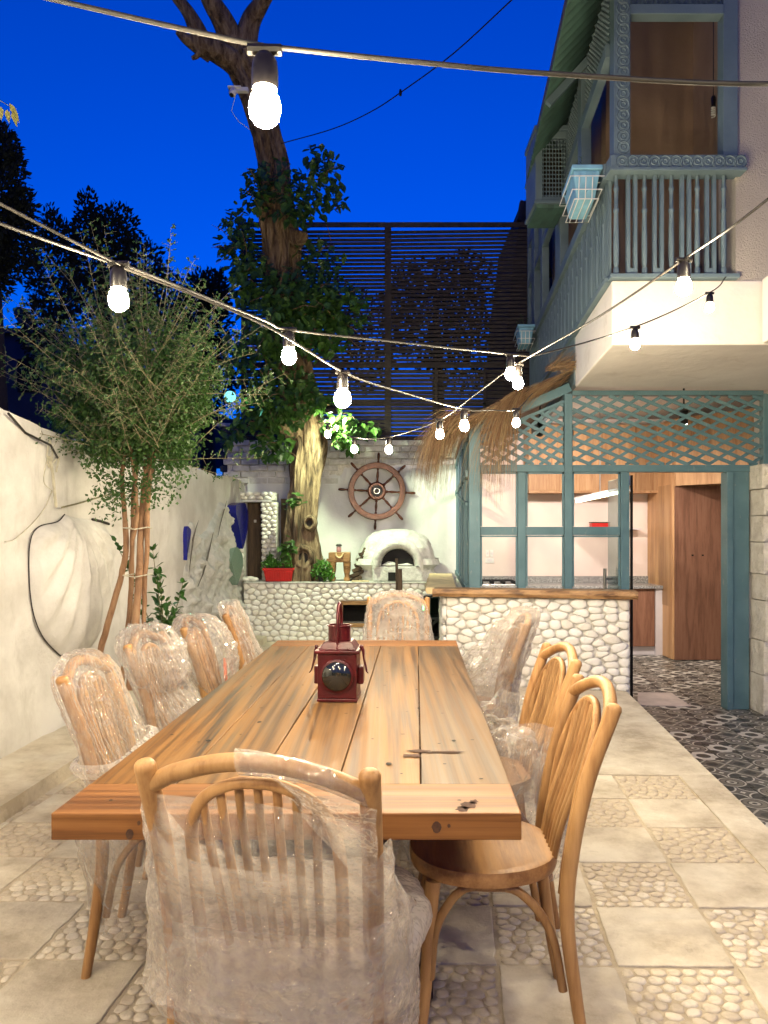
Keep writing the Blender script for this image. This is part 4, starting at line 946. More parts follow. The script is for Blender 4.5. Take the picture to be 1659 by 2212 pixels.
# side frames of the loggia
for Y, w in ((6.55,.16),(7.85,.34),(9.2,.14),(10.1,.30),(10.72,.10)):
    b = MB(); b.hexa([tuple(side(Y-w/2,zr1+.002,-.04)),tuple(side(Y-w/2,zr1+.002,.05)),tuple(side(Y+w/2,zr1+.002,.05)),tuple(side(Y+w/2,zr1+.002,-.04)),tuple(side(Y-w/2,5.9,-.04)),tuple(side(Y-w/2,5.9,.05)),tuple(side(Y+w/2,5.9,.05)),tuple(side(Y+w/2,5.9,-.04))]); bp('side_post', b, bev=.004)
for z, h in ((5.02,.10),(5.62,.14)):
    b = MB(); b.beam(side(BY0+.065,z,.0), side(yE,z,.0), .07, h); bp('side_beam', b, bev=.004)
b = MB(); b.prism([tuple(side(BY0+.07,5.075,.02)),tuple(side(yE,5.075,.02)),tuple(side(yE,5.54,.02)),tuple(side(BY0+.07,5.54,.02))], (.02,0,0)); bp('side_panel', b)
Yv = BY0+.12; bdg = MB()
while Yv < 9.0:
    for j in range(11): bdg.ball(side(Yv,5.10+.042*j,.0), (.012,.013,.013), 5, 4)
    Yv += .05
bdg.build('turned_screen', 'paint_balcony', bal, smooth=60, kind='stuff')
# green corrugated eave
ev = thing('corrugated_eave', 'dark green corrugated eave along the upper storey side', 'roof', (BX(6.6)-.3,6.6,5.2))
b = MB(); n = 96; y0_, y1_ = 4.2, 8.05
for i in range(n+1):
    Y = y0_+(y1_-y0_)*i/n; c = .014*math.cos(i*PI/1.5)
    b.v += [(BX(Y)-.37,Y,5.17+c),(BX(Y)+.08,Y,5.66+c)]
b.f = [(2*i,2*i+1,2*i+3,2*i+2) for i in range(n)]; o = b.build('corrugated_sheet', 'roof_green', ev, smooth=60)
so_ = o.modifiers.new('thick','SOLIDIFY'); so_.thickness = .012
for Y in (5.0,6.4,7.9): b = MB(); b.beam((BX(Y)-.34,Y,5.18-.04), (BX(Y)+.02,Y,5.57-.04), .05, .06); b.build('rafter', 'paint_balcony', ev)
# projecting lattice bay
by = thing('lattice_bay', 'projecting teal lattice bay box on the upper storey side', 'bay window', (BX(7.6)-.2,7.38,4.55))
YB = 7.38; xa, xb = at(1157,0,YB).x, at(1230,0,YB).x; z0, z1 = at(0,432,YB).z, at(0,283,YB).z; D = .5
pa0, pa1 = at(1172,0,YB).x, at(1224,0,YB).x; pz0, pz1 = at(0,424,YB).z, at(0,298,YB).z
for nme, lo, hi in (('frame_stile',(xa,YB,z0),(pa0,YB+.05,z1)), ('frame_stile',(pa1,YB,z0),(xb,YB+.05,z1)), ('frame_rail',(pa0+.001,YB,z0),(pa1-.001,YB+.049,pz0)), ('frame_rail',(pa0+.001,YB,pz1),(pa1-.001,YB+.049,z1))):
    b = MB(); b.box(lo, hi); bp(nme, b, bev=.005, par=by)
b = MB(); b.box((xa,YB+.052,z0), (xa+.03,YB+D,z1)); bp('side_panel', b, par=by)
b = MB(); b.box((xa-.015,YB-.02,z0-.04), (xb,YB+D,z0-.002)); bp('ledge', b, bev=.005, par=by)
b = MB(); b.box((xa-.015,YB-.02,z1+.002), (xb,YB+D,z1+.05)); bp('ledge', b, bev=.005, par=by)
for k in range(5): x = xa+.01+(xb-xa-.05)*k/5; b = MB(); b.hexa([(x+.002,YB+.01,z0-.075),(x+.062,YB+.01,z0-.075),(x+.062,YB+D,z0-.075),(x+.002,YB+D,z0-.075),(x,YB,z0-.042),(x+.064,YB,z0-.042),(x+.064,YB+D,z0-.042),(x,YB+D,z0-.042)]); b.build('soffit_board', 'roof_green', by)
screen(by, (pa0+.012,YB+.02,pz0+.015), (1,0,0), 7, 13, (pa1-pa0-.024)/7, (pz1-pz0-.03)/13, .40)
b = MB(); b.box((pa0,YB+.20,pz0), (pa1,YB+.22,pz1)); b.build('dark_back', 'dark_gap', by)
# pale blue planter boxes in wire baskets hung on the side rail
def planter(Y, ln, lab):
    t = thing('balcony_planter', lab, 'planter', tuple(side(Y,zr1-.2,-.2)), group='planters hung on the balcony rail'); x1_ = BX(Y)-.07; z = zr1-.24
    def fr_(ins, zz): return [(x1_-.20+ins,Y+ins,zz),(x1_-ins,Y+ins,zz),(x1_-ins+AX*ln,Y+ln-ins,zz),(x1_-.20+ins+AX*ln,Y+ln-ins,zz)]
    b = MB(); b.hexa(fr_(.03,z)+fr_(.0,z+.20)); bx_ = b.build('box', 'planter_blue', t, bev=.012)
    b = MB(); b.hexa(fr_(-.015,z+.20)+fr_(-.015,z+.235)); b.build('rim', 'planter_blue', t, bev=.006)
    for k in range(3): xx = x1_-.15+.05*k; b = MB(); b.beam((xx,Y+.012,z+.05), (xx,Y+.0,z+.18), .014, .02, up=(0,1,0)); b.build('rib', 'planter_blue', bx_)
    b = MB()
    for zz, ins in ((z-.012,.02),(z+.05,.0),(z+.14,-.02)): f = fr_(ins-.01,zz); b.tube([f[0],f[1],f[2],f[3],f[0]], .004, 5)
    for s_ in (0,1,2): xx = x1_-.16+.05*s_; b.tube([(xx,Y-.012,z+.14),(xx,Y+.012,z-.012),(xx+AX*ln,Y+ln-.01,z-.012)], .004, 5)
    b.tube([(x1_-.04,Y+.1,z+.14),(x1_+.06,Y+.1,z+.16),(x1_+.06,Y+.1,z+.25)], .005, 5); b.build('wire_basket', 'wire_white', t, smooth=60)
    b = MB(); b.box((x1_-.17,Y+.04,z+.19),(x1_-.04+AX*ln*.5,Y+ln-.04,z+.225)); b.build('soil', 'soil', t)
    lf = MB()
    for s_ in range(7):
        bx2, by2 = x1_-.11+rnd(-.06,.06), Y+rnd(.05,ln-.05); hh = rnd(.08,.22); tx_, ty_ = rnd(-.05,.05), rnd(-.05,.05)
        for i in range(26):
            q_ = i/26; a = rnd(0,2*PI); c = V((bx2+tx_*q_,by2+ty_*q_,z+.21+hh*q_)); dd = V((math.cos(a),math.sin(a),.7))*rnd(.015,.035)
            lf.add([c-V((0,0,.002)), c+dd, c+dd*.5+V((.003,.003,.004))], [(0,1,2)])
    lf.build('herb', 'leaf_shrub', t, kind='stuff')
planter(5.52, .44, 'pale blue planter box with herbs hung on the balcony rail nearest the viewer'); planter(9.7, .42, 'small pale blue planter box at the far end of the balcony rail')
# energy saver bulb hanging inside the loggia, palm frond in the side opening
eb = thing('unlit_bulb', 'unlit spiral energy saving bulb hanging inside the upper loggia', 'bulb', at(1541,235,6.3)); p = at(1541,215,6.3)
b = MB(); b.tube([p, p+V((0,0,.9))], .004, 5); b.build('flex', 'socket_black', eb); b = MB(); b.lathe([(.018,0),(.022,.07),(.012,.09)], p+V((0,0,-.06)), n=10); b.build('socket', 'socket_black', eb, smooth=40)
b = MB(); b.tube([p+V((.016*math.cos(t*.7),.016*math.sin(t*.7),-.06-.0022*t)) for t in range(40)], .006, 5); b.build('spiral', 'white_plastic', eb, smooth=60)
b = MB()
for k in range(9):
    c = at(1192,598,10.45); a = -.9+.26*k; ln = rnd(.28,.42); pts = [c, c+V((-math.cos(a)*ln*.6,-.1,math.sin(a)*ln*.6+.04)), c+V((-math.cos(a)*ln,-.2,math.sin(a)*ln-.04))]
    b.tube(pts, [.010,.008,.001], 4, flat=.3)
mono('palm_frond', b, 'leaf_dark', 'dark palm frond poking out of the far upper opening', 'plant', smooth=60)
# lean-to roof with straw thatch over the kitchen corner
th = thing('thatch_roof', 'shaggy straw thatch hanging over the left corner of the kitchen roof', 'thatch', (1.2,7.1,2.4))
rA, rB = K(1226,822), K(1006,920)
b = MB(); b.prism([tuple(rA+V((0,-.12,.03))), tuple(rB+V((0,-.12,.03))), (rB.x+.23,10.75,rB.z+.03), (rA.x+.3,10.75,rA.z+.03)], (0,0,.05)); b.build('roof_sheet', 'wood_dark', th)
st = MB()
def strand(p, d0, ln, droop, w):
    p = V(p); d = V(d0).normalized(); n = 6; s_ = ln/n; sd_ = V((rnd(-1,1),rnd(-1,1),rnd(-1,1))).cross(d).normalized()*w; q = []
    for i in range(n+1):
        k = 1-i/n*.7; q += [p-sd_*k, p+sd_*k]; d = (d+V((rnd(-.08,.08),rnd(-.08,.08),-droop*(.4+i/n)+rnd(-.06,.06)))).normalized(); p = p+d*s_
    st.add(q, [(2*i,2*i+1,2*i+3,2*i+2) for i in range(n)])
sl = (rB-rA).normalized()
for k in range(1250):                                            # lying along the sloping edge
    t = R.random()**.8; p = rA.lerp(rB, t)+V((rnd(0,.1),rnd(-.24,.15),.02+rnd(0,.05)+.04*(1-t)))
    strand(p, sl+V((rnd(-.1,.1),rnd(-.3,.1),rnd(-.22,.12))), rnd(.2,.5), .08+.25*t*rnd(.2,1.3), rnd(.0012,.0024))
for k in range(1300):                                            # curtain over the left end
    p = rB+V((rnd(-.20,.02),rnd(-.30,.75),rnd(-.02,.10)+.03)); strand(p, (-.75+rnd(-.35,.45),rnd(-.3,.2),rnd(-.7,.1)), rnd(.35,.80), rnd(.45,.85), rnd(.0012,.0026))
for k in range(620):                                             # tuft hanging in front of the lattice
    t = rnd(.46,.62); p = rA.lerp(rB, t)+V((0,-.22+rnd(-.06,.05),.05+rnd(0,.05))); strand(p, (-.42+rnd(-.3,.25),-.3+rnd(-.15,.1),-.45+rnd(-.2,.25)), rnd(.50,1.12), rnd(.45,.75), rnd(.0012,.0024))
for k in range(300):
    p = rA+V((rnd(-.25,.02),-.2+rnd(-.08,.1),.08+rnd(-.04,.04))); strand(p, (rnd(.3,1),rnd(-.2,.2),.42+rnd(-.4,.3)), rnd(.1,.28), .05, .0020)
st.build('straw', 'straw', th, kind='stuff')
# ================================================================== OVEN, WHEEL AND THINGS ON THE BENCH
BTZ = BT+.017
ovx = at(858,0,10.3).x
ov = thing('pizza_oven', 'white domed masonry oven with black arched mouth on the bench', 'oven', (ovx,10.35,BTZ))
b = MB(); n, m = 48, 24
for i in range(m+1):
    a = PI/2*i/m
    for k in range(n):
        t = 2*PI*k/n; r = math.cos(a)**.75; x = .545*r*math.cos(t); y = .44*r*math.sin(t); z = .22+.48*math.sin(a)
        c = .035*abs(fbm((x,y,z+3),5))+.03*fbm((x,y,z),4)
        vv = 1+c/.5; b.v.append((ovx+x*vv, 10.42+y*vv, BTZ+z+c*.5))
b.f = [(i*n+k,i*n+(k+1) % n,(i+1)*n+(k+1) % n,(i+1)*n+k) for i in range(m) for k in range(n)]
b.build('dome', 'plaster_rough', ov, smooth=70)
# base drum with flaring shoulders
b = MB(); prof = [(.52,0),(.53,.08),(.50,.14),(.53,.19),(.59,.22),(.555,.30)]; n = 56
for r, z in prof:
    for k in range(n):
        t = 2*PI*k/n; x, y = math.cos(t), math.sin(t); x = math.copysign(abs(x)**.7, x); y = math.copysign(abs(y)**.7, y); w = 1+.05*fbm((x*3,y*3,z*9),1.5)
        b.v.append((ovx+x*r*w*1.02, 10.42+y*(r-.03)*w*.92, BTZ+z))
b.f = [(i*n+k,i*n+(k+1) % n,(i+1)*n+(k+1) % n,(i+1)*n+k) for i in range(len(prof)-1) for k in range(n)]
b.build('base_drum', 'plaster_rough', ov, smooth=70)
# arched collar round the mouth: real depth, black inside
def arch(cx, z0, a, h, n=22): return [(cx+a*math.cos(PI*k/n), z0+h*math.sin(PI*k/n)) for k in range(n+1)]
zi = at(0,1223,9.85).z; ins = arch(ovx,zi,.222,.222); yA, yB = 9.86, 10.12; b = MB(); N_ = len(ins); lay = []
for (a, h, y) in ((.36,.40,10.25),(.345,.375,9.93),(.315,.335,9.865),(.275,.275,9.86),(.235,.235,9.90),(.222,.222,10.12)):
    lay.append([(x+.012*fbm((x*6,z*6,y*5),1), y, z if z > zi+.001 else zi-.03*(a > .3)) for x, z in arch(ovx,zi,a,h)])
for l in lay: b.v += l
b.f = [(i*N_+k,i*N_+k+1,(i+1)*N_+k+1,(i+1)*N_+k) for i in range(len(lay)-1) for k in range(N_-1)]
b.build('arch_collar', 'plaster_rough', ov, smooth=60)
b = MB(); b.prism([(x,9.915,z) for x, z in ins], (0,.2,0)); b.build('mouth', 'soot', ov)
b = MB(); b.box((ovx-.34,9.90,BTZ+.005), (ovx+.34,10.2,zi-.002)); b.build('hearth_front', 'plaster_rough', ov, bev=.02)
p = at(849,1249,9.89); b = MB(); b.box((p.x-.065,9.885,BTZ+.012), (p.x+.05,9.905,BTZ+.125)); b.build('ash_vent', 'soot', ov)

sw = thing('ship_wheel', 'wooden ship steering wheel with eight handles hung on the back wall', 'wheel', (at(814,0,10.8).x,10.8,at(0,1061,10.8).z))
wc = at(814,1061,10.80); WY = 10.80
def ring(r0, r1, y0, y1, n=64):
    b = MB()
    for k in range(n):
        c, s_ = math.cos(2*PI*k/n), math.sin(2*PI*k/n)
        b.v += [(wc.x+r0*c,y0,wc.z+r0*s_),(wc.x+r1*c,y0,wc.z+r1*s_),(wc.x+r1*c,y1,wc.z+r1*s_),(wc.x+r0*c,y1,wc.z+r0*s_)]
    b.f = [(4*k+j,4*k+(j+1) % 4,4*((k+1) % n)+(j+1) % 4,4*((k+1) % n)+j) for k in range(n) for j in range(4)]; return b
ring(.335,.42,WY-.03,WY+.035).build('rim', 'wood_wheel', sw, smooth=40, bev=.006)
ring(.345,.395,WY-.036,WY-.0305).build('rim_band', 'copper', sw, smooth=40)
b = MB(); b.lathe([(.125,0),(.135,.03),(.135,.06),(.11,.075)], wc+V((0,.03,0)), (0,-1,0), 28); hub = b.build('hub', 'wood_wheel', sw, smooth=40)
ring(.085,.115,WY-.06,WY-.046).build('hub_ring', 'copper', hub, smooth=40)
b = MB(); b.lathe([(.084,0),(.084,.008)], wc+V((0,-.044,0)), (0,-1,0), 28); b.build('hub_disc', 'pot_black', hub, smooth=40)
ring(.036,.043,WY-.064,WY-.053).build('hub_circle', 'steel', hub, smooth=40)
for k in range(8):
    a = PI/4*k+PI/2-.05; d = V((math.cos(a),0,math.sin(a))); b = MB()
    b.lathe([(.020,.0),(.020,.02),(.012,.035),(.020,.09),(.016,.14),(.011,.17),(.019,.19),(.019,.205)], wc+d*.13, d, 10); b.build('spoke', 'wood_wheel', sw, smooth=40)
    b = MB(); b.lathe([(.018,0),(.018,.02),(.011,.03),(.017,.06),(.021,.10),(.018,.135),(.006,.15)], wc+d*.415, d, 10); b.build('handle', 'wood_wheel', sw, smooth=40)
    b = MB(); b.box((-.02,-.006,-.02),(.02,.006,.02)); o = b.build('cleat', 'copper', sw); o.location = wc+d*.35+V((0,-.04,0)); o.rotation_euler = (0,-a,0)

# chunky wooden stool shaped like a little donkey, pot and pebble on it
ds_ = thing('wooden_stool', 'chunky wooden stool with carved legs left of the oven', 'stool', (at(733,0,10.1).x,10.1,BTZ))
xa, xb = at(711,0,10.1).x, at(757,0,10.1).x; z1, z0 = at(0,1193,10.1).z, at(0,1214,10.1).z
b = MB(); b.box((xa,9.98,z0), (xb,10.22,z1)); b.build('seat', 'wood_stool', ds_, bev=.01)
for x in (xa+.045, xb-.045):
    for y in (10.02,10.18): b = MB(); b.lathe([(.035,0),(.045,.03),(.03,.06),(.034,.10),(.045,.14),(.05,z0-BTZ)], (x,y,BTZ), n=10); b.build('leg', 'wood_stool', ds_, smooth=50)
b = MB(); b.box((xa-.03,9.985,z0-.06), (xa+.07,10.015,z0+.05)); b.build('head_block', 'wood_stool', ds_, bev=.01)
b = MB(); b.tube([((xa+xb)/2+.05*math.cos(PI+PI*t/8),9.975,z1-.005+.065*math.sin(PI+PI*t/8)) for t in range(9)], .014, 6); b.build('carved_loop', 'plank_pale', ds_, smooth=60)
pp = thing('pink_pot', 'tiny pink pot standing on the wooden stool', 'pot', (at(732,0,10.1).x,10.1,z1)); b = MB(); b.lathe([(.028,0),(.034,.02),(.034,.06),(.026,.075)], (at(732,0,10.1).x,10.1,z1+.001), n=14); b.build('body', 'clay_pink', pp, smooth=50)
b = MB(); b.ball((at(732,0,10.1).x,10.1,z1+.095), (.045,.04,.019), 12, 8); mono('black_pebble', b, 'dark_pebble', 'flat black pebble balanced on the tiny pink pot', 'pebble', smooth=80)
# leaning stack of crossed slats
wl = thing('wooden_rack', 'small leaning rack of crossed dark wood slats beside the oven', 'rack', (at(775,0,10.2).x,10.2,BTZ))
pa, pb = at(760,1257,10.15), at(790,1184,10.25)
for dx in (0,.06): b = MB(); b.beam(pa+V((dx,.05*(dx > 0),0)), pb+V((dx,.05*(dx > 0),0)), .035, .05); b.build('stile', 'wood_dark', wl, bev=.003)
for k in range(6): p = pa.lerp(pb, (k+.5)/6.3); b = MB(); b.beam(p+V((-.07,-.04,-.035)), p+V((.12,-.02,.035)), .03, .045); b.build('slat', 'wood_dark', wl, bev=.003)
b = MB(); b.box((at(760,0,9.95).x,9.88,BTZ+.001), (at(798,0,9.95).x,9.97,BTZ+.014)); mono('pale_offcut', b, 'plank_pale', 'pale flat board lying on the bench edge before the stool', 'board', bev=.002)

# ================================================================== LEAVES
def leaf(mb, p, d, up, ln, w, fold=.25, seg=1):
    """a pointed leaf from p along d, folded along its midrib"""
    d = d.normalized(); s_ = d.cross(up)
    if s_.length < .05: s_ = d.cross(V((.3,.8,.5)))
    s_.normalize(); n = s_.cross(d)*fold*w
    m1, m2 = p+d*ln*.38-n, p+d*ln*.72-n*.6+V((0,0,-.04*ln))
    mb.add([p, p+d*ln*.30+s_*w, m1, p+d*ln*.30-s_*w, p+d*ln*.68+s_*w*.72, m2, p+d*ln*.68-s_*w*.72, p+d*ln+V((0,0,-.10*ln))],
           [(0,1,2),(0,2,3),(1,4,5,2),(3,2,5,6),(4,7,5),(6,5,7)])
def rv(): 
    while True:
        v = V((rnd(-1,1),rnd(-1,1),rnd(-1,1)))
        if .05 < v.length < 1: return v
def leaflet(mb, p, d, ln, w):
    d = d.normalized(); s_ = d.cross(rv()).normalized()*w
    mb.add([p, p+d*ln*.55+s_, p+d*ln, p+d*ln*.55-s_], [(0,1,2,3)])

# ---- old tree in the corner of the bench
tr = thing('old_tree', 'tall old tree with furrowed bark and ivy rising from the bench', 'tree', at(652,1255,10.2))
path = [(650,1262,10.22,50),(652,1235,10.2,44),(654,1190,10.2,36),(650,1140,10.2,32),(654,1080,10.2,31),(661,1010,10.2,34),(667,950,10.15,38),(656,885,10.1,40),(634,800,10.0,40),(617,720,9.9,40),(611,620,9.8,42),(607,520,9.7,41),(600,440,9.6,37),(592,360,9.5,33),(578,290,9.4,29),(556,220,9.3,31),(530,150,9.2,33),(515,110,9.1,26)]
def limb(name, path, n=22, m=5, furrow=.10, parent=None):
    P = spline(path, m); b = MB(); pts = []; k0 = len(P)
    fr0 = V((1,0,0))
    for i, (u, v, Y, w) in enumerate(P):
        c = at(u, v, Y); r = w/F*Y; q = P[min(i+1,k0-1)]; q0 = P[max(i-1,0)]; d = (at(*q[:3])-at(*q0[:3])).normalized()
        a1 = (fr0-d*fr0.dot(d)).normalized(); a2 = d.cross(a1)
        for k in range(n):
            t = 2*PI*k/n; rr = r*(1+furrow*(fbm((math.cos(t)*2.2,math.sin(t)*2.2,c.z*.7),1.6)*1.4+.5*fbm((math.cos(t)*7,math.sin(t)*7,c.z*1.6),1))-.10*abs(noise.noise(V((math.cos(t)*6,math.sin(t)*6,c.z*1.3)))))
            b.v.append(c+(a1*math.cos(t)+a2*math.sin(t))*rr)
    b.f = [(i*n+k,i*n+(k+1) % n,(i+1)*n+(k+1) % n,(i+1)*n+k) for i in range(k0-1) for k in range(n)]+[tuple((k0-1)*n+k for k in range(n))]
    return b.build(name, 'bark', parent or tr, smooth=70)
limb('trunk', path, 72, 8, .20)
limb('branch', [(540,175,9.25,26),(505,135,9.1,24),(470,112,9.0,22),(440,95,8.95,20),(424,60,8.9,17),(405,25,8.85,13),(378,-10,8.8,11),(340,-60,8.7,8)], 16)
limb('branch', [(520,140,9.2,27),(500,85,9.1,25),(478,40,9.0,22),(452,-5,8.9,19),(430,-60,8.8,15)], 16)
limb('branch', [(540,150,9.2,24),(532,95,9.15,24),(540,50,9.1,21),(560,15,9.0,17),(590,-25,8.9,12),(640,-60,8.8,8)], 16)
limb('branch_stub', [(455,115,9.0,18),(425,100,8.95,13),(400,82,8.9,10),(386,68,8.9,8)], 12)
limb('branch_stub', [(432,112,8.95,7),(424,122,8.95,6),(414,126,8.95,4)], 8)
limb('branch', [(655,940,10.1,22),(610,925,9.9,17),(575,910,9.8,14),(545,895,9.7,9)], 12)
limb('branch_stub', [(625,510,9.6,22),(650,515,9.45,16),(655,500,9.4,10)], 12)
limb('branch', [(620,760,9.8,16),(670,745,9.6,11),(720,715,9.5,8)], 10)
for cu, cv, rr in ((655,1205,.17),(668,1130,.10)):              # burls with dark hollows
    c = at(cu, cv, 9.97); b = MB()
    for i in range(9):
        for k in range(18):
            t = 2*PI*k/18; q = rr*(.35+.65*i/8); w = 1+.16*fbm((math.cos(t)*2,math.sin(t)*2,cu),1.4)
            b.v.append((c.x+q*w*math.cos(t), c.y+.02-.06*math.sin(PI*i/8)+.08*(i/8)**3, c.z+q*1.25*w*math.sin(t)))
    b.f = [(i*18+k,i*18+(k+1) % 18,(i+1)*18+(k+1) % 18,(i+1)*18+k) for i in range(8) for k in range(18)]; b.build('burl', 'bark', tr, smooth=70)
    b = MB(); b.lathe([(rr*.45,0),(rr*.40,.02)], c+V((0,.03,0)), (0,-1,0), 14); b.build('hollow', 'dark_gap', tr)
lv = MB(); vine = MB()
clus = [(600,405,75,60,150,9.2),(700,385,45,45,90,9.2),(560,415,40,50,90,9.3),(690,345,30,35,55,9.2),(720,425,35,25,45,9.2),(650,440,45,50,110,9.1),(515,520,45,75,210,9.4),(545,600,50,55,170,9.3),(640,640,85,70,380,9.2),(720,665,80,60,320,9.2),(690,720,75,55,260,9.2),(600,700,70,60,220,9.1),(560,760,60,60,160,9.3),(620,850,75,70,330,9.4),(560,880,55,60,210,9.5),(590,960,50,40,120,9.6),(535,640,30,60,80,9.6),(505,770,30,60,90,9.7),(500,940,28,30,50,9.7),(695,868,36,20,60,9.5),(735,915,42,30,95,9.9),(745,950,26,25,50,9.95),(790,925,35,20,45,10.1),(690,560,60,60,120,9.6)]
for u, v, ru, rv_, n, Y in clus:
    c = at(u, v, Y)
    for s_ in range(max(2, n//22)):                            # sprigs, each a short vine with hanging leaves
        a = c+V((rnd(-1,1)*ru/F*Y*.6, rnd(-.25,.25), rnd(-1,1)*rv_/F*Y*.6)); e = a+V((rnd(-1,1)*ru/F*Y*.8, rnd(-.35,.15), rnd(-.9,.6)*rv_/F*Y*.8))
        vine.tube([a, (a+e)/2+V((0,0,.04)), e], [.007,.005,.002], 4)
    for k in range(int(n*1.05)):
        q = rv(); p = c+V((q.x*ru/F*Y, q.y*.34, q.z*rv_/F*Y)); d = V((rnd(-.7,.7), rnd(-1,.3), rnd(-1.2,.15))); ln = rnd(.07,.145)
        leaf(lv, p, d, V((rnd(-.4,.4),-.6,.8)), ln, ln*rnd(.30,.40))
for u, v, n in ((640,1080,14),(630,1090,10),(622,1175,16),(620,1190,10)):
    c = at(u,v,9.85)
    for k in range(n): q = rv()*.11; leaf(lv, c+V((q.x,q.y*.5,q.z)), V((rnd(-.8,.8),-.6,rnd(-.8,.3))), V((0,-.5,.9)), rnd(.09,.15), rnd(.03,.05))
lv.build('foliage', 'leaf_tree', tr, kind='stuff'); vine.build('vine', 'vine', tr, smooth=60, kind='stuff')

# ---- multi-stemmed thorny shrub by the left wall
sh = thing('thorny_shrub', 'multi stemmed thorny shrub with small leaves in front of the left wall', 'shrub', at(255,1560,5.2))
SYY = 5.25
stems = [[(205,1450,5.35,10),(232,1350,5.32,10),(258,1260,5.3,9),(272,1190,5.28,9),(270,1120,5.26,8),(264,1040,5.25,7),(268,960,5.25,6),(255,860,5.25,4)],
         [(262,1480,5.4,8),(276,1360,5.38,8),(284,1250,5.35,8),(286,1150,5.3,7),(290,1060,5.3,7),(300,960,5.3,5),(300,850,5.3,4)],
         [(280,1490,5.25,12),(290,1380,5.25,12),(299,1260,5.25,11),(304,1170,5.25,10),(308,1090,5.25,9),(316,1010,5.25,9),(325,930,5.25,6),(345,830,5.25,4)],
         [(318,1490,5.3,7),(312,1380,5.3,7),(312,1280,5.28,7),(318,1180,5.25,8),(318,1090,5.22,8),(328,1010,5.2,8),(345,920,5.2,6),(380,820,5.2,4)],
         [(285,1180,5.25,7),(296,1110,5.2,6),(290,1030,5.2,6),(280,930,5.2,4)]]
for s_ in stems:
    P = spline(s_, 5); b = MB(); b.tube([at(u,v,Y)+V((.006*fbm((v*.02,u,0),1),0,0)) for u,v,Y,w in P], [w/F*Y*.72*(1+.12*fbm((v*.03,1,u),1)) for u,v,Y,w in P], 10); b.build('stem', 'stem_bark', sh, smooth=70)
b = MB(); c = at(300,1242,5.2)
for z, n in ((0,1),(.33,1)): b.tube([(c.x-.09+.0,c.y-.06,c.z+z),(c.x,c.y-.09,c.z+z-.01),(c.x+.08,c.y-.05,c.z+z+.005),(c.x+.06,c.y+.1,c.z+z),(c.x-.08,c.y+.1,c.z+z),(c.x-.09,c.y-.06,c.z+z)], .004, 4)
b.build('tie_wire', 'ribbon', sh)
tw = MB(); lv = MB(); base = at(300,930,5.25)
def spiny(p, d, ln, dens=1.0, r=.0034):
    n = max(4, int(ln/.05)); pts = [V(p)]; d = V(d).normalized()
    for i in range(n): d = (d+V((rnd(-.06,.06),rnd(-.06,.06),rnd(-.05,.05)))).normalized(); pts.append(pts[-1]+d*ln/n)
    tw.tube(pts, [r*(1-.8*i/n) for i in range(n+1)], 4)
    for i in range(1, n+1):
        for s_ in (1, 2):
            t = d.cross(rv()).normalized(); e = (t+d*.35).normalized(); l2 = rnd(.04,.13)*(1-.4*i/n); a = pts[i]; bq = a+e*l2
            tw.tube([a, bq], [.0016,.0007], 3)
            for q in range(int(rnd(3,8)*dens)): leaflet(lv, a.lerp(bq, rnd(.1,1)), e+rv()*1.0, rnd(.016,.032), rnd(.005,.009))
for k in range(150):
    a = rnd(0,2*PI); el = rnd(-.05,1.35); d = V((math.cos(a)*math.cos(el)*1.05, math.sin(a)*math.cos(el)*.8, math.sin(el)))
    p = base+V((rnd(-.28,.28),rnd(-.22,.22),rnd(-.25,.35))); spiny(p, d, rnd(.55,1.15)*(1.0 if el > .5 else .85), .8)
for (u, v) in ((190,500),(165,450),(210,470),(300,540),(235,560),(280,590),(390,540),(420,600),(145,560),(480,660),(500,700),(370,500),(90,600),(260,520),(345,560),(350,515),(440,640),(540,720),(575,820),(540,830),(80,640),(30,830),(60,810),(110,680)):
    e = at(u,v,5.2); s0 = base+V((rnd(-.1,.1),rnd(-.1,.1),rnd(0,.2))); spiny(s0, e-s0, (e-s0).length, .8, .006)
clump = [(300,900,.34,.30,3600),(215,880,.26,.20,1900),(385,880,.26,.20,1900),(300,800,.40,.22,2200),(170,820,.22,.17,1000),(425,820,.20,.15,600),(250,960,.26,.16,1500),(350,965,.24,.16,1400),(150,900,.16,.12,600),(200,750,.22,.15,380),(400,740,.22,.16,380),(300,700,.26,.18,300),(110,770,.14,.12,200)]
for u, v, rx, rz_, n in clump:
    c = at(u,v,5.25)
    for k in range(n): q = rv(); leaflet(lv, c+V((q.x*rx,q.y*rx*.9,q.z*rz_)), rv()+V((0,0,-.1)), rnd(.022,.048), rnd(.007,.014))
for (u, v, n) in ((215,985,260),(245,1050,190),(225,1090,60),(370,1010,260),(345,1060,150),(400,960,200),(300,1030,260),(170,930,200),(265,1075,160)):
    c = at(u,v,5.15)
    for k in range(n): q = rv(); leaflet(lv, c+V((q.x*.14,q.y*.15,q.z*.16)), rv()+V((0,0,-.4)), rnd(.022,.044), rnd(.007,.012))
tw.build('twigs', 'twig', sh, kind='stuff'); lv.build('foliage', 'leaf_shrub', sh, kind='stuff')

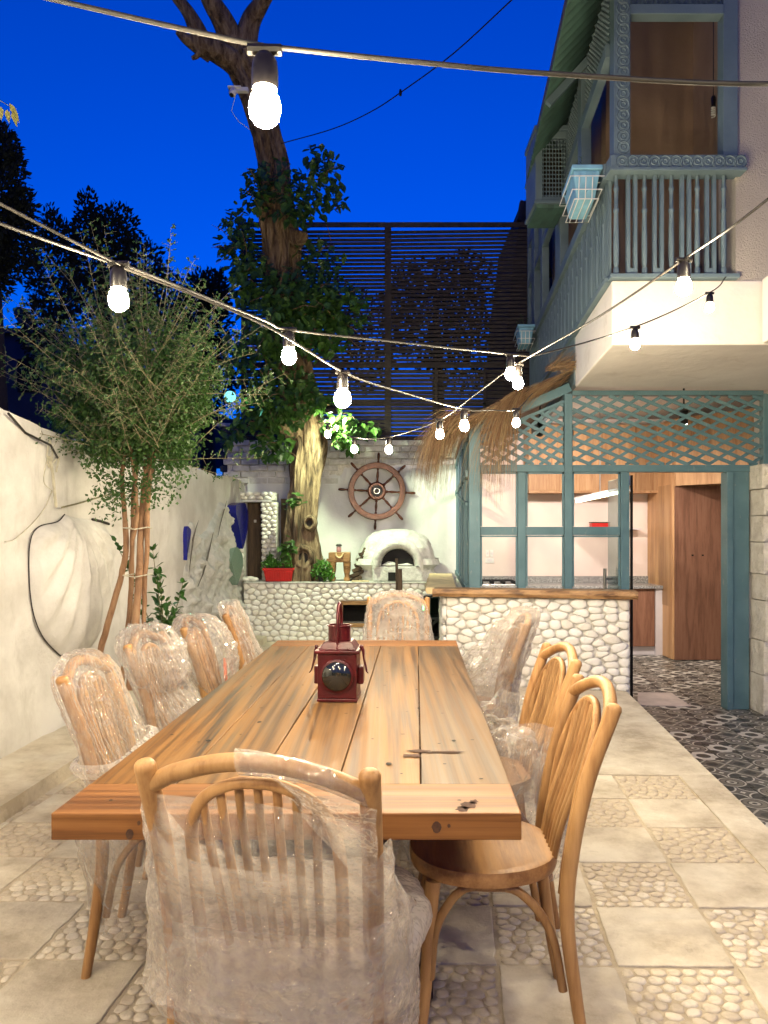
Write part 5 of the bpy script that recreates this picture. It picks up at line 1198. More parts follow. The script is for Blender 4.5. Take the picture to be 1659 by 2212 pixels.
# ---- young glossy plant in a black pot behind the chairs
pl = thing('potted_plant', 'young glossy leaved plant in a black pot between the shrub and the chairs', 'plant', at(350,1500,5.55))
c = at(350,1452,5.5); b = MB(); b.lathe([(.10,0),(.13,.20),(.145,.20),(.145,.235),(.125,.235),(.12,.21)], (c.x+.06,5.5,.10), n=20); b.build('pot', 'pot_black', pl, smooth=40)
b = MB(); lv = MB(); r0 = V((c.x+.06,5.5,.30))
for tip in ((330,1190),(345,1240),(395,1260),(360,1300),(310,1330),(375,1330),(340,1300),(250,1170),(375,1420)):
    e = at(*tip,5.45+rnd(-.15,.1)); mid = r0.lerp(e,.5)+V((rnd(-.03,.03),0,.05)); P = [V(q) for q in spline([tuple(r0),tuple(mid),tuple(e)], 7)]
    b.tube(P, [.006-.004*i/len(P) for i in range(len(P))], 5)
    for i in range(3, len(P)):
        for s_ in range(3): leaf(lv, P[i], rv()+V((0,-.2,.5)), V((0,-.3,1)), rnd(.06,.095), rnd(.014,.022))
b.build('stem', 'twig', pl, smooth=60); lv.build('foliage', 'leaf_glossy', pl, kind='stuff')

# ---- herbs: red trough and a small pot on the bench
rt = thing('red_trough', 'red plastic plant trough with herbs on the bench by the tree', 'planter', (at(602,0,9.98).x,9.98,BTZ))
xa, xb = at(569,0,9.95).x, at(635,0,9.95).x; zt_ = at(0,1227,9.95).z
def tap(i, z): return [(xa+i,9.90+i*.6,z),(xb-i,9.90+i*.6,z),(xb-i,10.07-i*.6,z),(xa+i,10.07-i*.6,z)]
b = MB(); b.hexa(tap(.035,BTZ+.001)+tap(.008,zt_-.03)); bd = b.build('trough', 'red_plastic', rt, bev=.008)
b = MB(); b.hexa(tap(-.004,zt_-.029)+tap(-.008,zt_)); b.build('rim', 'red_plastic', rt, bev=.004)
for k in range(11): x = xa+.04+(xb-xa-.08)*k/10; b = MB(); b.beam((x*.98+.02*(xa+xb)/2,9.917,BTZ+.02),(x,9.902,zt_-.05), .007, .008, up=(0,1,0)); b.build('rib', 'red_plastic', bd)
b = MB(); b.hexa(tap(.02,zt_+.001)+tap(.03,zt_+.004)); b.build('soil', 'soil', rt)
def herb(par, c, rx, rz, n, mat='leaf_herb', s_=1):
    lf = MB()
    for k in range(n): q = rv(); p = V(c)+V((q.x*rx,q.y*rx*.6,abs(q.z)*rz)); leaf(lf, p, rv()+V((0,-.3,.5)), V((0,-.4,1)), rnd(.025,.05)*s_, rnd(.010,.018)*s_)
    for k in range(12): a = V(c)+V((rnd(-.5,.5)*rx,0,0)); lf.tube([a, a+V((rnd(-.05,.05),rnd(-.03,.03),rz*rnd(.6,1.2)))], .002, 3)
    return lf.build('herb', mat, par, kind='stuff')
herb(rt, (at(585,0,9.95).x,9.98,zt_), .15, .12, 260); herb(rt, (at(583,0,9.95).x,9.98,zt_+.08), .05, .13, 60); herb(rt, (at(622,0,9.95).x,9.99,zt_), .06, .20, 60)
hp_ = thing('herb_pot', 'bushy green herb in a small dark pot between tree and stool', 'plant', (at(697,0,9.95).x,9.95,BTZ))
b = MB(); b.lathe([(.05,0),(.065,.10),(.072,.10),(.072,.12)], (at(697,0,9.95).x,9.95,BTZ+.001), n=16); b.build('pot', 'pot_black', hp_, smooth=40)
herb(hp_, (at(697,0,9.95).x,9.93,BTZ+.06), .15, .24, 330, 'leaf_herb', 1.2); herb(hp_, (at(708,0,9.95).x,9.88,BTZ+.02), .08, .14, 90, 'leaf_herb', 1.2)

# ---- dark evergreens and trees beyond the walls
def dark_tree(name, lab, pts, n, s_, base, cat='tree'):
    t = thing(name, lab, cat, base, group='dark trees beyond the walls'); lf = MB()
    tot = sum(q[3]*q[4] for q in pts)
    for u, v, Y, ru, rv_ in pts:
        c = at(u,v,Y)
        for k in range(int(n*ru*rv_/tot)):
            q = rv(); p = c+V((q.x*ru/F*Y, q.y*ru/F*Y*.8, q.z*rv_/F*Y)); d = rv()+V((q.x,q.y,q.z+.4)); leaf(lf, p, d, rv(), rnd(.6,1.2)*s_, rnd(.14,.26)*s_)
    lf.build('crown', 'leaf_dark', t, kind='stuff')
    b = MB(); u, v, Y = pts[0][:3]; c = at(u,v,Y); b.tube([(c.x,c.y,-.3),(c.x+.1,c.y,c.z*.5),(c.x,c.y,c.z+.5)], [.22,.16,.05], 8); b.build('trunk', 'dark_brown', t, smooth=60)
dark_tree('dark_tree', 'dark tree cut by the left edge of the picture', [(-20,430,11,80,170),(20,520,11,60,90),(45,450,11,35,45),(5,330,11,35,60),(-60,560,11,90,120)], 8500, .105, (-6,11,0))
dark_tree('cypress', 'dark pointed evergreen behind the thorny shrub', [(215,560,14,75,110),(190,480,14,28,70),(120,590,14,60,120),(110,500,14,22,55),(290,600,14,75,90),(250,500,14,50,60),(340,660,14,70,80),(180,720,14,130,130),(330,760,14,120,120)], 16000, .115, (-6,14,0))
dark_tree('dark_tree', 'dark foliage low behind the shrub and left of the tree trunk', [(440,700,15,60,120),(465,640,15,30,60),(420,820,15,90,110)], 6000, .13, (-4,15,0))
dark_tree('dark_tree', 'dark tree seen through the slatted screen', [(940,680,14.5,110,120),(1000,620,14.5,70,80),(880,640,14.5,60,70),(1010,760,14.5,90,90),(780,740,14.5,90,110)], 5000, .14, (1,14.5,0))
# pale leaf spray at the left edge
lf = MB(); sp_ = thing('leaf_spray', 'pale yellowish leaf spray entering at the upper left edge', 'leaves', at(-10,225,3.2)); P = [at(-30,215,3.2), at(0,217,3.2), at(25,232,3.2)]
lf.tube(P, [.003,.002,.001], 4)
for u, v, u2, v2 in ((2,230,3,258),(14,236,20,264),(26,240,37,272),(20,222,42,262),(-8,235,-12,262)):
    leaf(lf, at(u,v,3.2), at(u2,v2,3.2)-at(u,v,3.2), V((0,-1,.2)), (at(u2,v2,3.2)-at(u,v,3.2)).length, .012)
lf.build('leaflets', 'leaf_yellow', sp_)
# security camera strapped to the trunk
sc_ = thing('security_camera', 'small white security camera strapped to the tree trunk', 'camera', at(512,205,8.95))
p = at(513,203,8.9); b = MB(); b.box((p.x-.02,p.y-.03,p.z+.02), (p.x+.13,p.y+.03,p.z+.07)); b.build('bracket', 'white_plastic', sc_, bev=.006)
b = MB(); b.box((p.x-.11,p.y-.05,p.z+.055), (p.x+.05,p.y+.05,p.z+.075)); b.build('sun_shield', 'white_plastic', sc_, bev=.004)
b = MB(); b.lathe([(.03,-.02),(.045,0),(.045,.08),(.03,.10)], p+V((-.04,0,.05)), (-.25,-.5,-1), 14); b.build('head', 'white_plastic', sc_, smooth=45)
b = MB(); b.lathe([(.026,0),(.026,.01)], p+V((-.04,0,.05))+V((-.25,-.5,-1)).normalized()*.1, (-.25,-.5,-1), 12); b.build('lens', 'soot', sc_)
b = MB(); b.tube([p+V((-.02,0,0)), at(500,240,9.0), at(515,262,9.1), at(540,280,9.2)], .004, 4); b.build('lead', 'white_plastic', sc_)
# thin dark cable from the tree to the upper right
ov_ = thing('overhead_cable', 'thin dark overhead cable from the tree towards the upper right', 'cable', at(865,200,7))
b = MB(); b.tube([at(u,v,Y) for u,v,Y in spline([(608,310,9.3),(720,278,8.4),(800,242,7.7),(865,200,7.2),(980,115,6.5),(1105,0,5.8),(1180,-70,5.4)], 5)], .006, 5); b.build('wire', 'socket_black', ov_, smooth=60)
b = MB(); p = at(865,200,7.2); b.lathe([(.012,-.03),(.016,0),(.010,.03)], p, n=8); b.build('clip', 'socket_black', ov_)
# ================================================================== TABLE
TT, TH = .76, .064
NL, NR_, FR_, FL = V((-.789,1.754)), V((.326,1.754)), V((.45,4.63)), V((-.664,4.63))
def tp(s_, t, z=TT): p = NL.lerp(NR_, s_).lerp(FL.lerp(FR_, s_), t); return V((p.x, p.y, z))
tbl = thing('dining_table', 'long thick plank dining table in the middle of the courtyard', 'table', (-.2,3.2,0))
def board(s0, s1, t0, t1, name, mat, z1=TT, th=TH):
    b = MB(); b.hexa([tp(s0,t0,z1-th),tp(s1,t0,z1-th),tp(s1,t1,z1-th),tp(s0,t1,z1-th),tp(s0,t0,z1),tp(s1,t0,z1),tp(s1,t1,z1),tp(s0,t1,z1)]); return b.build(name, mat, tbl, bev=.003)
e0, e1 = .0735, .921
board(0,1,0,e0-.0008,'end_board','wood_table_end'); board(0,1,e1+.0008,1,'end_board','wood_table_end')
S = [0,.205,.393,.588,.787,1]
for k in range(5): board(S[k]+(.0012 if k else 0), S[k+1]-(.0012 if k < 4 else 0), e0, e1, 'plank', 'wood_table', TT-rnd(.0005,.0025))
for t in (.20,.80):
    b = MB(); p0, p1 = tp(.32,t), tp(.70,t); b.box((p0.x,p0.y-.06,.09), (p1.x,p0.y+.06,TT-TH-.07)); b.build('pedestal', 'wood_dark', tbl, bev=.006)
    b = MB(); p0, p1 = tp(.18,t), tp(.82,t); b.box((p0.x,p0.y-.07,TT-TH-.069), (p1.x,p0.y+.07,TT-TH-.001)); b.box((p0.x,p0.y-.08,.005), (p1.x,p0.y+.08,.089)); b.build('cross_beam', 'wood_dark', tbl, bev=.006)
b = MB(); b.box((tp(.5,.2).x-.05,tp(.5,.2).y+.061,.30), (tp(.5,.8).x+.03,tp(.5,.8).y-.061,.40)); b.build('stretcher', 'wood_dark', tbl, bev=.004)
def spot(mb, c, rx, ry, z, n=10, irr=.25):
    cx, cy_ = c; mb.add([(cx+rx*(1+rnd(-irr,irr))*math.cos(2*PI*k/n), cy_+ry*(1+rnd(-irr,irr))*math.sin(2*PI*k/n), z) for k in range(n)], [tuple(range(n))])
nh = MB()
for k in range(5):
    for t in (e0+.035,.22,.36,.5,.62,.74,.83,e1-.04):
        for f in (.28,.72):
            if R.random() < .2: continue
            p = tp(S[k]+(S[k+1]-S[k])*(f+rnd(-.08,.08)), t+rnd(-.03,.03)); spot(nh, (p.x,p.y), rnd(.0035,.0075), rnd(.003,.005), TT+.0006, 9)
for u, v, r in ((700,1440,5),(905,1530,6),(560,1560,7),(980,1600,6),(840,1650,8),(450,1600,7),(900,1490,4)):
    Yq = F*(H-TT)/(v-HV); p = at(u,v,Yq); spot(nh, (p.x,p.y), r*.0011, r*.0016, TT+.0006, 12, .2)
for s_ in (.1,.3,.5,.7,.9):
    for t in (.03,.96): p = tp(s_+rnd(-.05,.05), t); spot(nh, (p.x,p.y), .005, .004, TT+.0006, 9)
nh.build('nail_holes', 'dark_gap', tbl, kind='stuff')
plain('stain', (.05,.018,.008), .85, 0, .4, 40, .1, .002)
st_ = MB()
for u, v, ru, rv_ in ((1012,1740,16,7),(1000,1747,18,5),(1022,1732,10,5),(905,1622,26,3),(890,1632,22,3.5),(960,1624,40,2)):
    n = 16; pts = []
    for k in range(n):
        a = 2*PI*k/n; q = 1+rnd(-.35,.35); uu, vv = u+ru*q*math.cos(a), v+rv_*q*math.sin(a); Yq = F*(H-TT-.0006)/(vv-HV); pts.append(at(uu,vv,Yq))
    st_.add(pts, [tuple(range(n))])
st_.build('stain', 'stain', tbl, kind='stuff')
kn = MB()
for u, v, r in ((280,1802,9),(943,1787,10),(970,1784,3.5),(300,1778,4),(606,1790,5)):
    p = at(u,v,1.7528); n = 14; kn.add([(p.x+r/F*1.753*(1+rnd(-.15,.15))*math.cos(2*PI*k/n), 1.7528, p.z+r*1.25/F*1.753*(1+rnd(-.1,.1))*math.sin(2*PI*k/n)) for k in range(n)], [tuple(range(n))])
plain('knot', (.055,.022,.010), .5, 0, .5, 90, .2, .002); kn.build('knots', 'knot', tbl, kind='stuff')

# ================================================================== CHAIRS
def yb(z): return -.205-.127*max(0, (z-.46)/.51)**1.15
def build_chair(t):
    def part(name, b, mat='wood_chair', sm=50, bev=0): return b.build(name, mat, t, smooth=sm, bev=bev, local=True)
    b = MB(); n = 40; prof = [(.90,.467),(.985,.473),(1.0,.485),(1.0,.503),(.985,.513),(.93,.515),(.80,.510),(.4,.507)]
    def se(a, r, ex=2.35): c, s_ = math.cos(a), math.sin(a); return (math.copysign(abs(c)**(2/ex), c)*.215*r, math.copysign(abs(s_)**(2/ex), s_)*.215*r)
    for r, z in prof:
        for k in range(n): x, y = se(2*PI*k/n, r); b.v.append((x*(1 if y > 0 else 1-.10*min(1,-y/.2)), y, z))
    m_ = len(prof); b.f = [(i*n+k,i*n+(k+1) % n,(i+1)*n+(k+1) % n,(i+1)*n+k) for i in range(m_-1) for k in range(n)]+[tuple(range(n))[::-1], tuple((m_-1)*n+k for k in range(n))]
    part('seat', b, 'wood_seat', 35)
    for s_ in (-1,1):
        P = spline([(s_*.190,-.262,0),(s_*.195,-.232,.18),(s_*.198,-.207,.40),(s_*.200,-.222,.58),(s_*.204,-.263,.77),(s_*.208,-.318,.925),(s_*.209,-.330,.958)], 5)
        rr = [.0155+.005*min(1, q[2]/.4) for q in P]; P += [(s_*.2093,-.333,.966),(s_*.2095,-.334,.970)]; rr += [.0165,.008]
        b = MB(); b.tube(P, rr, 12); part('back_post', b, sm=60)
        P = spline([(s_*.160,.150,.470),(s_*.168,.160,.33),(s_*.178,.175,.14),(s_*.188,.195,0)], 4); b = MB(); b.tube(P, [.0205-.006*i/len(P) for i in range(len(P))], 12); part('leg', b, sm=60)
        P = spline([(s_*.176,.158,.21),(s_*.172,.140,.35),(s_*.166,.075,.445),(s_*.164,0,.456),(s_*.168,-.085,.445),(s_*.178,-.165,.35),(s_*.184,-.200,.19)], 5); b = MB(); b.tube(P, .0125, 10); part('arched_stretcher', b, sm=60)
    P = spline([(-.160,.165,.22),(-.135,.165,.36),(-.06,.165,.450),(0,.165,.457),(.06,.165,.450),(.135,.165,.36),(.160,.165,.22)], 5); b = MB(); b.tube(P, .0125, 10); part('arched_stretcher', b, sm=60)
    P = spline([(-.205,-.312,.915),(-.15,-.335,.948),(-.07,-.352,.975),(0,-.357,.983),(.07,-.352,.975),(.15,-.335,.948),(.205,-.312,.915)], 5); b = MB(); b.tube(P, .0185, 12); part('top_rail', b, sm=60)
    P = spline([(-.138,-.207,.43),(-.140,-.217,.52),(-.144,-.252,.72),(-.136,-.285,.825),(-.105,-.308,.890),(-.05,-.322,.925),(0,-.326,.933),(.05,-.322,.925),(.105,-.308,.890),(.136,-.285,.825),(.144,-.252,.72),(.140,-.217,.52),(.138,-.207,.43)], 5); b = MB(); b.tube(P, .0125, 10); part('back_hoop', b, sm=60)
    for k in range(7):
        x = (k-3)*.034; zt = .800+.130*math.sqrt(1-(x*1.06/.146)**2); b = MB(); b.tube(spline([(x*.86,-.195,.507),(x*.93,-.215,.60),(x,yb(.76)+.005,.76),(x*1.06,yb(zt)+.004,zt)], 4), .0088, 8); part('spindle', b, sm=60)
proto = None
def chair(lab, x, y, rz):
    global proto
    t = thing('bentwood_chair', lab, 'chair', (x,y,0), rz, group='bentwood chairs round the table')
    if proto is None: proto = t; build_chair(t); t['n0'] = 1
    else:
        for o in [c for c in proto.children if 'wrap' not in c.name]: copy_part(o, t)
    return t
def loft(par, secs, mat, seed, name='bubble_wrap', nth=110, nz=60, amp=.014, pleat=0, pk=9, top=None, bot=None, cap=False, ripple=0):
    """crumpled film round the chair; secs = (z, centre x, centre y, half width, half depth, squareness)"""
    secs = [(z+.055*max(0, min(1, (z-.08)/.25, (.78-z)/.2)),)+tuple(r_) for z, *r_ in secs]
    S_ = spline(secs, max(2, nz//(len(secs)-1))); n = len(S_); b = MB()
    for i, (z, cx, cy_, rx, ry, ex) in enumerate(S_):
        q = i/(n-1)
        for k in range(nth):
            a = 2*PI*k/nth; c, s_ = math.cos(a), math.sin(a); zz = z
            if top: zz += top(a)*q**2
            if bot: zz += bot(a)*(1-q)**2
            x = math.copysign(abs(c)**(2/ex), c)*rx; y = math.copysign(abs(s_)**(2/ex), s_)*ry
            p = V((cx+x, cy_+y, zz)); sd = V((seed*3.1, seed*1.7, 0))
            d = amp*(1.1*fbm((p+sd)*1.0, 5, 3)+.8*(1-2*abs(noise.noise((p+sd)*11)))+.45*(1-2*abs(noise.noise((p+sd)*25)))+.2*noise.noise((p+sd)*60))
            if pleat: d += pleat*abs(math.sin(a*pk+2.2*fbm((p+sd), 3)))
            if ripple: d += ripple*math.sin(zz*95+3*fbm((p+sd), 4)+a)
            nr = V((c*ry+1e-4*c, s_*rx, 0)); nr = nr.normalized() if nr.length > 0 else V((c,s_,0))
            b.v.append((p.x+nr.x*d, p.y+nr.y*d, p.z+.5*d))
    b.f = [(i*nth+k,i*nth+(k+1) % nth,(i+1)*nth+(k+1) % nth,(i+1)*nth+k) for i in range(n-1) for k in range(nth)]
    if cap: b.f.append(tuple((n-1)*nth+k for k in range(nth)))
    return b.build(name, mat, par, smooth=50, local=True)
def sheet_patch(par, f, nu, nv_, mat, seed, amp=.012, name='bubble_wrap'):
    """free crumpled sheet; f(s, t) -> point in chair space"""
    b = MB(); sd = V((seed*2.3, seed, seed*.7))
    for i in range(nu+1):
        for j in range(nv_+1):
            p = V(f(i/nu, j/nv_)); d = V((noise.noise((p+sd)*9), noise.noise((p+sd)*9+V((7,0,0))), noise.noise((p+sd)*9+V((0,7,0)))))+.5*V((noise.noise((p+sd)*24), noise.noise((p+sd)*24+V((7,0,0))), noise.noise((p+sd)*24+V((0,7,0)))))
            b.v.append(p+d*amp)
    b.f = [(i*(nv_+1)+j,(i+1)*(nv_+1)+j,(i+1)*(nv_+1)+j+1,i*(nv_+1)+j+1) for i in range(nu) for j in range(nv_)]
    return b.build(name, mat, par, smooth=50, local=True)
def bsec(z, gx=.03, gy=.03, ex=4.): return (z, 0, yb(z)-.012, .215+gx, .028+gy, ex)

# the near chair, its back turned to the viewer
c0 = chair('nearest bentwood chair, its back to the viewer, wrapped in bubble wrap', -.205, 1.79, math.radians(-8))
c0.scale = (1.09,1.04,1.0)
loft(c0, [(.40,0,-.14,.262,.17,3.2),(.46,0,-.17,.250,.12,3.4),(.53,0,-.205,.243,.075,3.6),(.62,0,-.225,.238,.045,4),(.72,0,-.255,.236,.038,4.4),(.80,0,-.275,.232,.033,5)], 'bubble_film', 1, nth=150, nz=84, amp=.007, top=lambda a: .045*(-math.cos(a))+.05*math.cos(2*a), ripple=.0015)
loft(c0, [(.20,0,-.03,.240,.235,2.5),(.30,0,-.03,.245,.24,2.5),(.38,0,-.03,.250,.245,2.5),(.44,0,-.04,.252,.235,2.6),(.50,0,-.08,.240,.18,2.8),(.54,0,-.15,.232,.10,3)], 'bubble_film_dense', 2, nth=150, nz=84, amp=.009, pleat=.012, pk=10)
loft(c0, [(.36,0,-.12,.252,.175,2.9),(.44,0,-.14,.248,.145,3.2),(.52,0,-.17,.243,.105,3.4),(.58,0,-.20,.240,.08,3.6)], 'bubble_film', 3, nth=150, nz=50, amp=.010, pleat=.006, pk=6, top=lambda a: .05*math.sin(a*1.0)+.03*math.cos(a+.5))
loft(c0, [(.39,0,.01,.255,.255,2.3),(.435,.01,.01,.272,.268,2.3),(.47,.01,.01,.258,.258,2.3),(.488,0,0,.20,.20,2.2)], 'bubble_film_thick', 4, nth=120, nz=40, amp=.008, cap=True)
def railwrap(s_, t):                                            # sheet rolled over the right half of the top rail
    x = -.02+.225*s_; zr_ = .983-.068*(abs(x)/.205)**2; yr_ = -.357+.045*(abs(x)/.205)**2; a = -2.6+5.0*t; r = .026
    return (x-.03*(t-.5), yr_-r*math.cos(a)*1.05, zr_+r*math.sin(a)-.055*max(0,t-.78)*4*s_)
sheet_patch(c0, railwrap, 50, 26, 'bubble_film', 5, .004)
def flap(s_, t):                                               # film hanging from rail to post on the right
    x = .02+.20*s_; z0 = .955-.06*s_; return (x, -.335-.02*math.sin(PI*s_)+.05*t, z0-(.03+.16*s_)*t)
sheet_patch(c0, flap, 30, 24, 'bubble_film', 6, .006)
def band(s_, t): a = PI*1.02+PI*.96*s_; return (.262*math.cos(a), -.16+.150*math.sin(a), .43+.02*t+.035*math.sin(PI*s_*2.2)-.05*s_)
sheet_patch(c0, band, 70, 4, 'bubble_film_dense', 7, .006)
# film stretched across the front of the chair back (towards the table)
sheet_patch(c0, lambda s_, t: (-.20+.40*s_, -.262-.06*t+.012*math.sin(5*s_), .60+.30*t-.03*s_), 40, 40, 'bubble_film', 8, .006)

lab = {'L1': 'first chair of the left row from the viewer, fully wrapped with a bulging skirt', 'L2': 'second chair of the left row, with a fat bundle of bubble wrap on its back', 'L3': 'third chair of the left row, wrapped in a knotted clear plastic bag', 'L4': 'fourth and farthest chair of the left row, wrap draped between bare posts', 'F': 'bubble wrapped chair at the far end of the table', 'R1': 'bare unwrapped chair at the near right corner of the table', 'R2': 'middle chair of the right row, bare back with bubble wrap slipped to its waist', 'R3': 'farthest chair of the right row, bubble wrap shawl over its back'}
rz = {'L': -PI/2, 'R': PI/2, 'F': PI}
pos = {'L1': (-.705,2.58,3), 'L2': (-.715,3.24,-2), 'L3': (-.66,3.84,4), 'L4': (-.58,4.44,2), 'F': (.086,5.03,-3), 'R1': (.29,2.19,-2), 'R2': (.355,2.86,2), 'R3': (.415,4.0,-4)}
ch = {k: chair(lab[k], p[0], p[1], rz[k[0]]+math.radians(p[2])) for k, p in pos.items()}
# L1
loft(ch['L1'], [(.12,0,-.02,.235,.25,2.6),(.22,0,-.03,.240,.25,2.6),(.32,0,-.04,.262,.262,2.6),(.42,0,-.05,.272,.25,2.6),(.50,0,-.09,.262,.19,2.8),(.57,0,-.17,.258,.10,3.2),(.63,0,-.20,.262,.07,3.4)], 'bubble_film', 11, nz=80, amp=.013, pleat=.010, pk=9)
loft(ch['L1'], [(.58,0,-.215,.236,.045,4.5),(.70,0,-.238,.232,.034,5),(.82,0,-.280,.232,.032,5),(.91,0,-.315,.232,.032,4.4),(.955,0,-.338,.205,.032,3.2),(.995,0,-.355,.13,.028,2.4),(1.010,0,-.358,.05,.02,2)], 'bubble_film', 12, nz=84, amp=.004, cap=True, pleat=.010, pk=15)
loft(ch['L1'], [(.60,0,-.21,.250,.07,3.6),(.635,0,-.215,.262,.085,3.4),(.66,0,-.22,.246,.06,3.6)], 'bubble_film_dense', 13, nz=16, amp=.008, pleat=.012, pk=17)
sheet_patch(ch['L1'], lambda s_, t: (.16+.10*s_-.03*t, -.20+.20*s_, .56+.16*t-.08*s_), 20, 20, 'bubble_film', 14, .03)
# L2
loft(ch['L2'], [(.30,0,-.05,.255,.25,2.6),(.44,0,-.07,.255,.22,2.7),(.56,0,-.19,.245,.08,3.4),(.72,0,-.245,.233,.038,4.6),(.86,0,-.295,.23,.035,4.6),(.93,0,-.32,.21,.034,3)], 'bubble_film', 21, nz=70, amp=.007, pleat=.012, pk=13)
loft(ch['L2'], [(.74,.07,-.235,.09,.05,2.2),(.79,.07,-.245,.145,.085,2.2),(.86,.06,-.265,.170,.105,2.2),(.93,.05,-.295,.165,.10,2.2),(.99,.04,-.32,.12,.07,2.2),(1.02,.03,-.33,.05,.03,2)], 'bubble_film', 22, nz=60, amp=.014, cap=True, pleat=.016, pk=9)
loft(ch['L2'], [(.48,.10,-.12,.08,.05,2.2),(.56,.08,-.13,.13,.08,2.2),(.64,.07,-.17,.12,.07,2.2),(.73,.07,-.225,.07,.04,2.2)], 'bubble_film', 23, nz=40, amp=.014, pleat=.014, pk=8)
# L3: a knotted bag
loft(ch['L3'], [(.42,0,-.16,.21,.10,2.8),(.54,0,-.20,.185,.055,2.8),(.60,0,-.205,.20,.06,2.6),(.70,0,-.225,.235,.09,2.5),(.82,0,-.26,.245,.115,2.4),(.91,0,-.29,.225,.11,2.3),(.97,0,-.315,.15,.075,2.2),(1.0,0,-.325,.05,.03,2)], 'plastic_bag', 31, nz=80, amp=.013, cap=True, pleat=.016, pk=11)
kb = MB(); kb.tube([(.06,-.14,.82),(.075,-.12,.845),(.05,-.11,.86),(.03,-.12,.83),(.055,-.125,.80),(.04,-.14,.74)], [.008,.02,.022,.018,.016,.006], 8); kb.build('knot', 'plastic_bag', ch['L3'], smooth=60, local=True)
loft(ch['L3'], [(.30,0,-.06,.245,.235,2.6),(.42,0,-.08,.235,.20,2.7),(.52,0,-.16,.20,.09,3)], 'bubble_film', 32, nz=36, amp=.014, pleat=.01, pk=9)
ob_ = MB(); ob_.hexa([(.01,-.155,.62),(.07,-.155,.60),(.07,-.145,.60),(.01,-.145,.62),(.0,-.165,.78),(.045,-.165,.79),(.045,-.155,.79),(.0,-.155,.78)]); ob_.build('orange_label', 'orange_paper', ch['L3'], local=True)
# L4
loft(ch['L4'], [(.45,0,-.15,.235,.13,2.8),(.56,0,-.195,.215,.065,3.2),(.70,0,-.235,.195,.045,3.6),(.84,0,-.285,.188,.042,3.6),(.95,0,-.33,.18,.04,3),(1.0,0,-.35,.145,.032,2.4),(1.015,0,-.352,.06,.02,2)], 'bubble_film_dense', 41, nz=70, amp=.010, cap=True, pleat=.012, pk=7)
# far chair
loft(ch['F'], [(.46,0,-.14,.258,.15,3),(.56,0,-.19,.25,.075,3.4),(.70,0,-.235,.238,.05,4),(.82,0,-.275,.226,.042,4),(.92,0,-.315,.20,.038,3.4),(.985,0,-.348,.15,.034,2.6),(1.01,0,-.352,.05,.02,2)], 'bubble_film_dense', 51, nz=70, amp=.010, cap=True, pleat=.008, pk=6)
sheet_patch(ch['F'], lambda s_, t: (-.19+.13*s_+.10*(1-t), -.245-.14*t*.9+.0, .66+.33*t), 24, 34, 'bubble_film_dense', 52, .014)
# R3: shawl
loft(ch['R3'], [(.30,0,-.02,.25,.25,2.5),(.42,0,-.04,.255,.24,2.5),(.54,0,-.14,.25,.13,2.8),(.68,0,-.215,.24,.075,3),(.80,0,-.255,.235,.065,3.2),(.90,0,-.295,.225,.06,3),(.98,0,-.335,.19,.05,2.6),(1.02,0,-.35,.08,.03,2)], 'bubble_film', 61, nz=80, amp=.018, cap=True, pleat=.014, pk=8)
loft(ch['R3'], [(.40,.0,.0,.27,.24,2.4),(.52,0,-.07,.265,.20,2.4),(.66,.0,-.15,.22,.13,2.4),(.80,0,-.22,.18,.09,2.4),(.92,0,-.28,.13,.07,2.4),(.99,0,-.33,.06,.04,2.2)], 'bubble_film', 62, nz=60, amp=.024, pleat=.02, pk=6)
sheet_patch(ch['R3'], lambda s_, t: (-.20-.02*t, -.30-.10*t+.05*s_, .90-.30*s_+.02*t), 24, 14, 'bubble_film', 63, .012)
# R2: slipped to the waist
loft(ch['R2'], [(.16,0,.0,.30,.30,2.3),(.28,0,-.01,.30,.30,2.3),(.40,0,-.02,.29,.29,2.3),(.50,0,-.05,.275,.255,2.4),(.58,0,-.11,.265,.185,2.6),(.66,0,-.19,.255,.10,3)], 'bubble_film', 71, nz=80, amp=.022, pleat=.016, pk=8, top=lambda a: .05*math.cos(2*a)+.04*math.sin(a))
loft(ch['R2'], [(.40,0,.05,.28,.24,2.3),(.48,0,.03,.275,.23,2.3),(.56,0,.0,.22,.17,2.3),(.60,0,-.02,.10,.08,2.2)], 'bubble_film', 72, nz=50, amp=.030, pleat=.02, pk=5)
sheet_patch(ch['R2'], lambda s_, t: (.20+.02*math.sin(6*t), -.27-.12*s_, .52+.26*t-.05*s_), 18, 24, 'bubble_film', 73, .014)
sheet_patch(ch['R2'], lambda s_, t: (-.26+.03*t, -.16-.12*s_, .36+.28*t), 18, 24, 'bubble_film', 74, .02)
sheet_patch(ch['R2'], lambda s_, t: (-.26+.44*s_, .16-.36*t, .10+.20*abs(math.sin(2.2*t+.5))), 26, 26, 'bubble_film', 75, .03)
# R1 stays bare

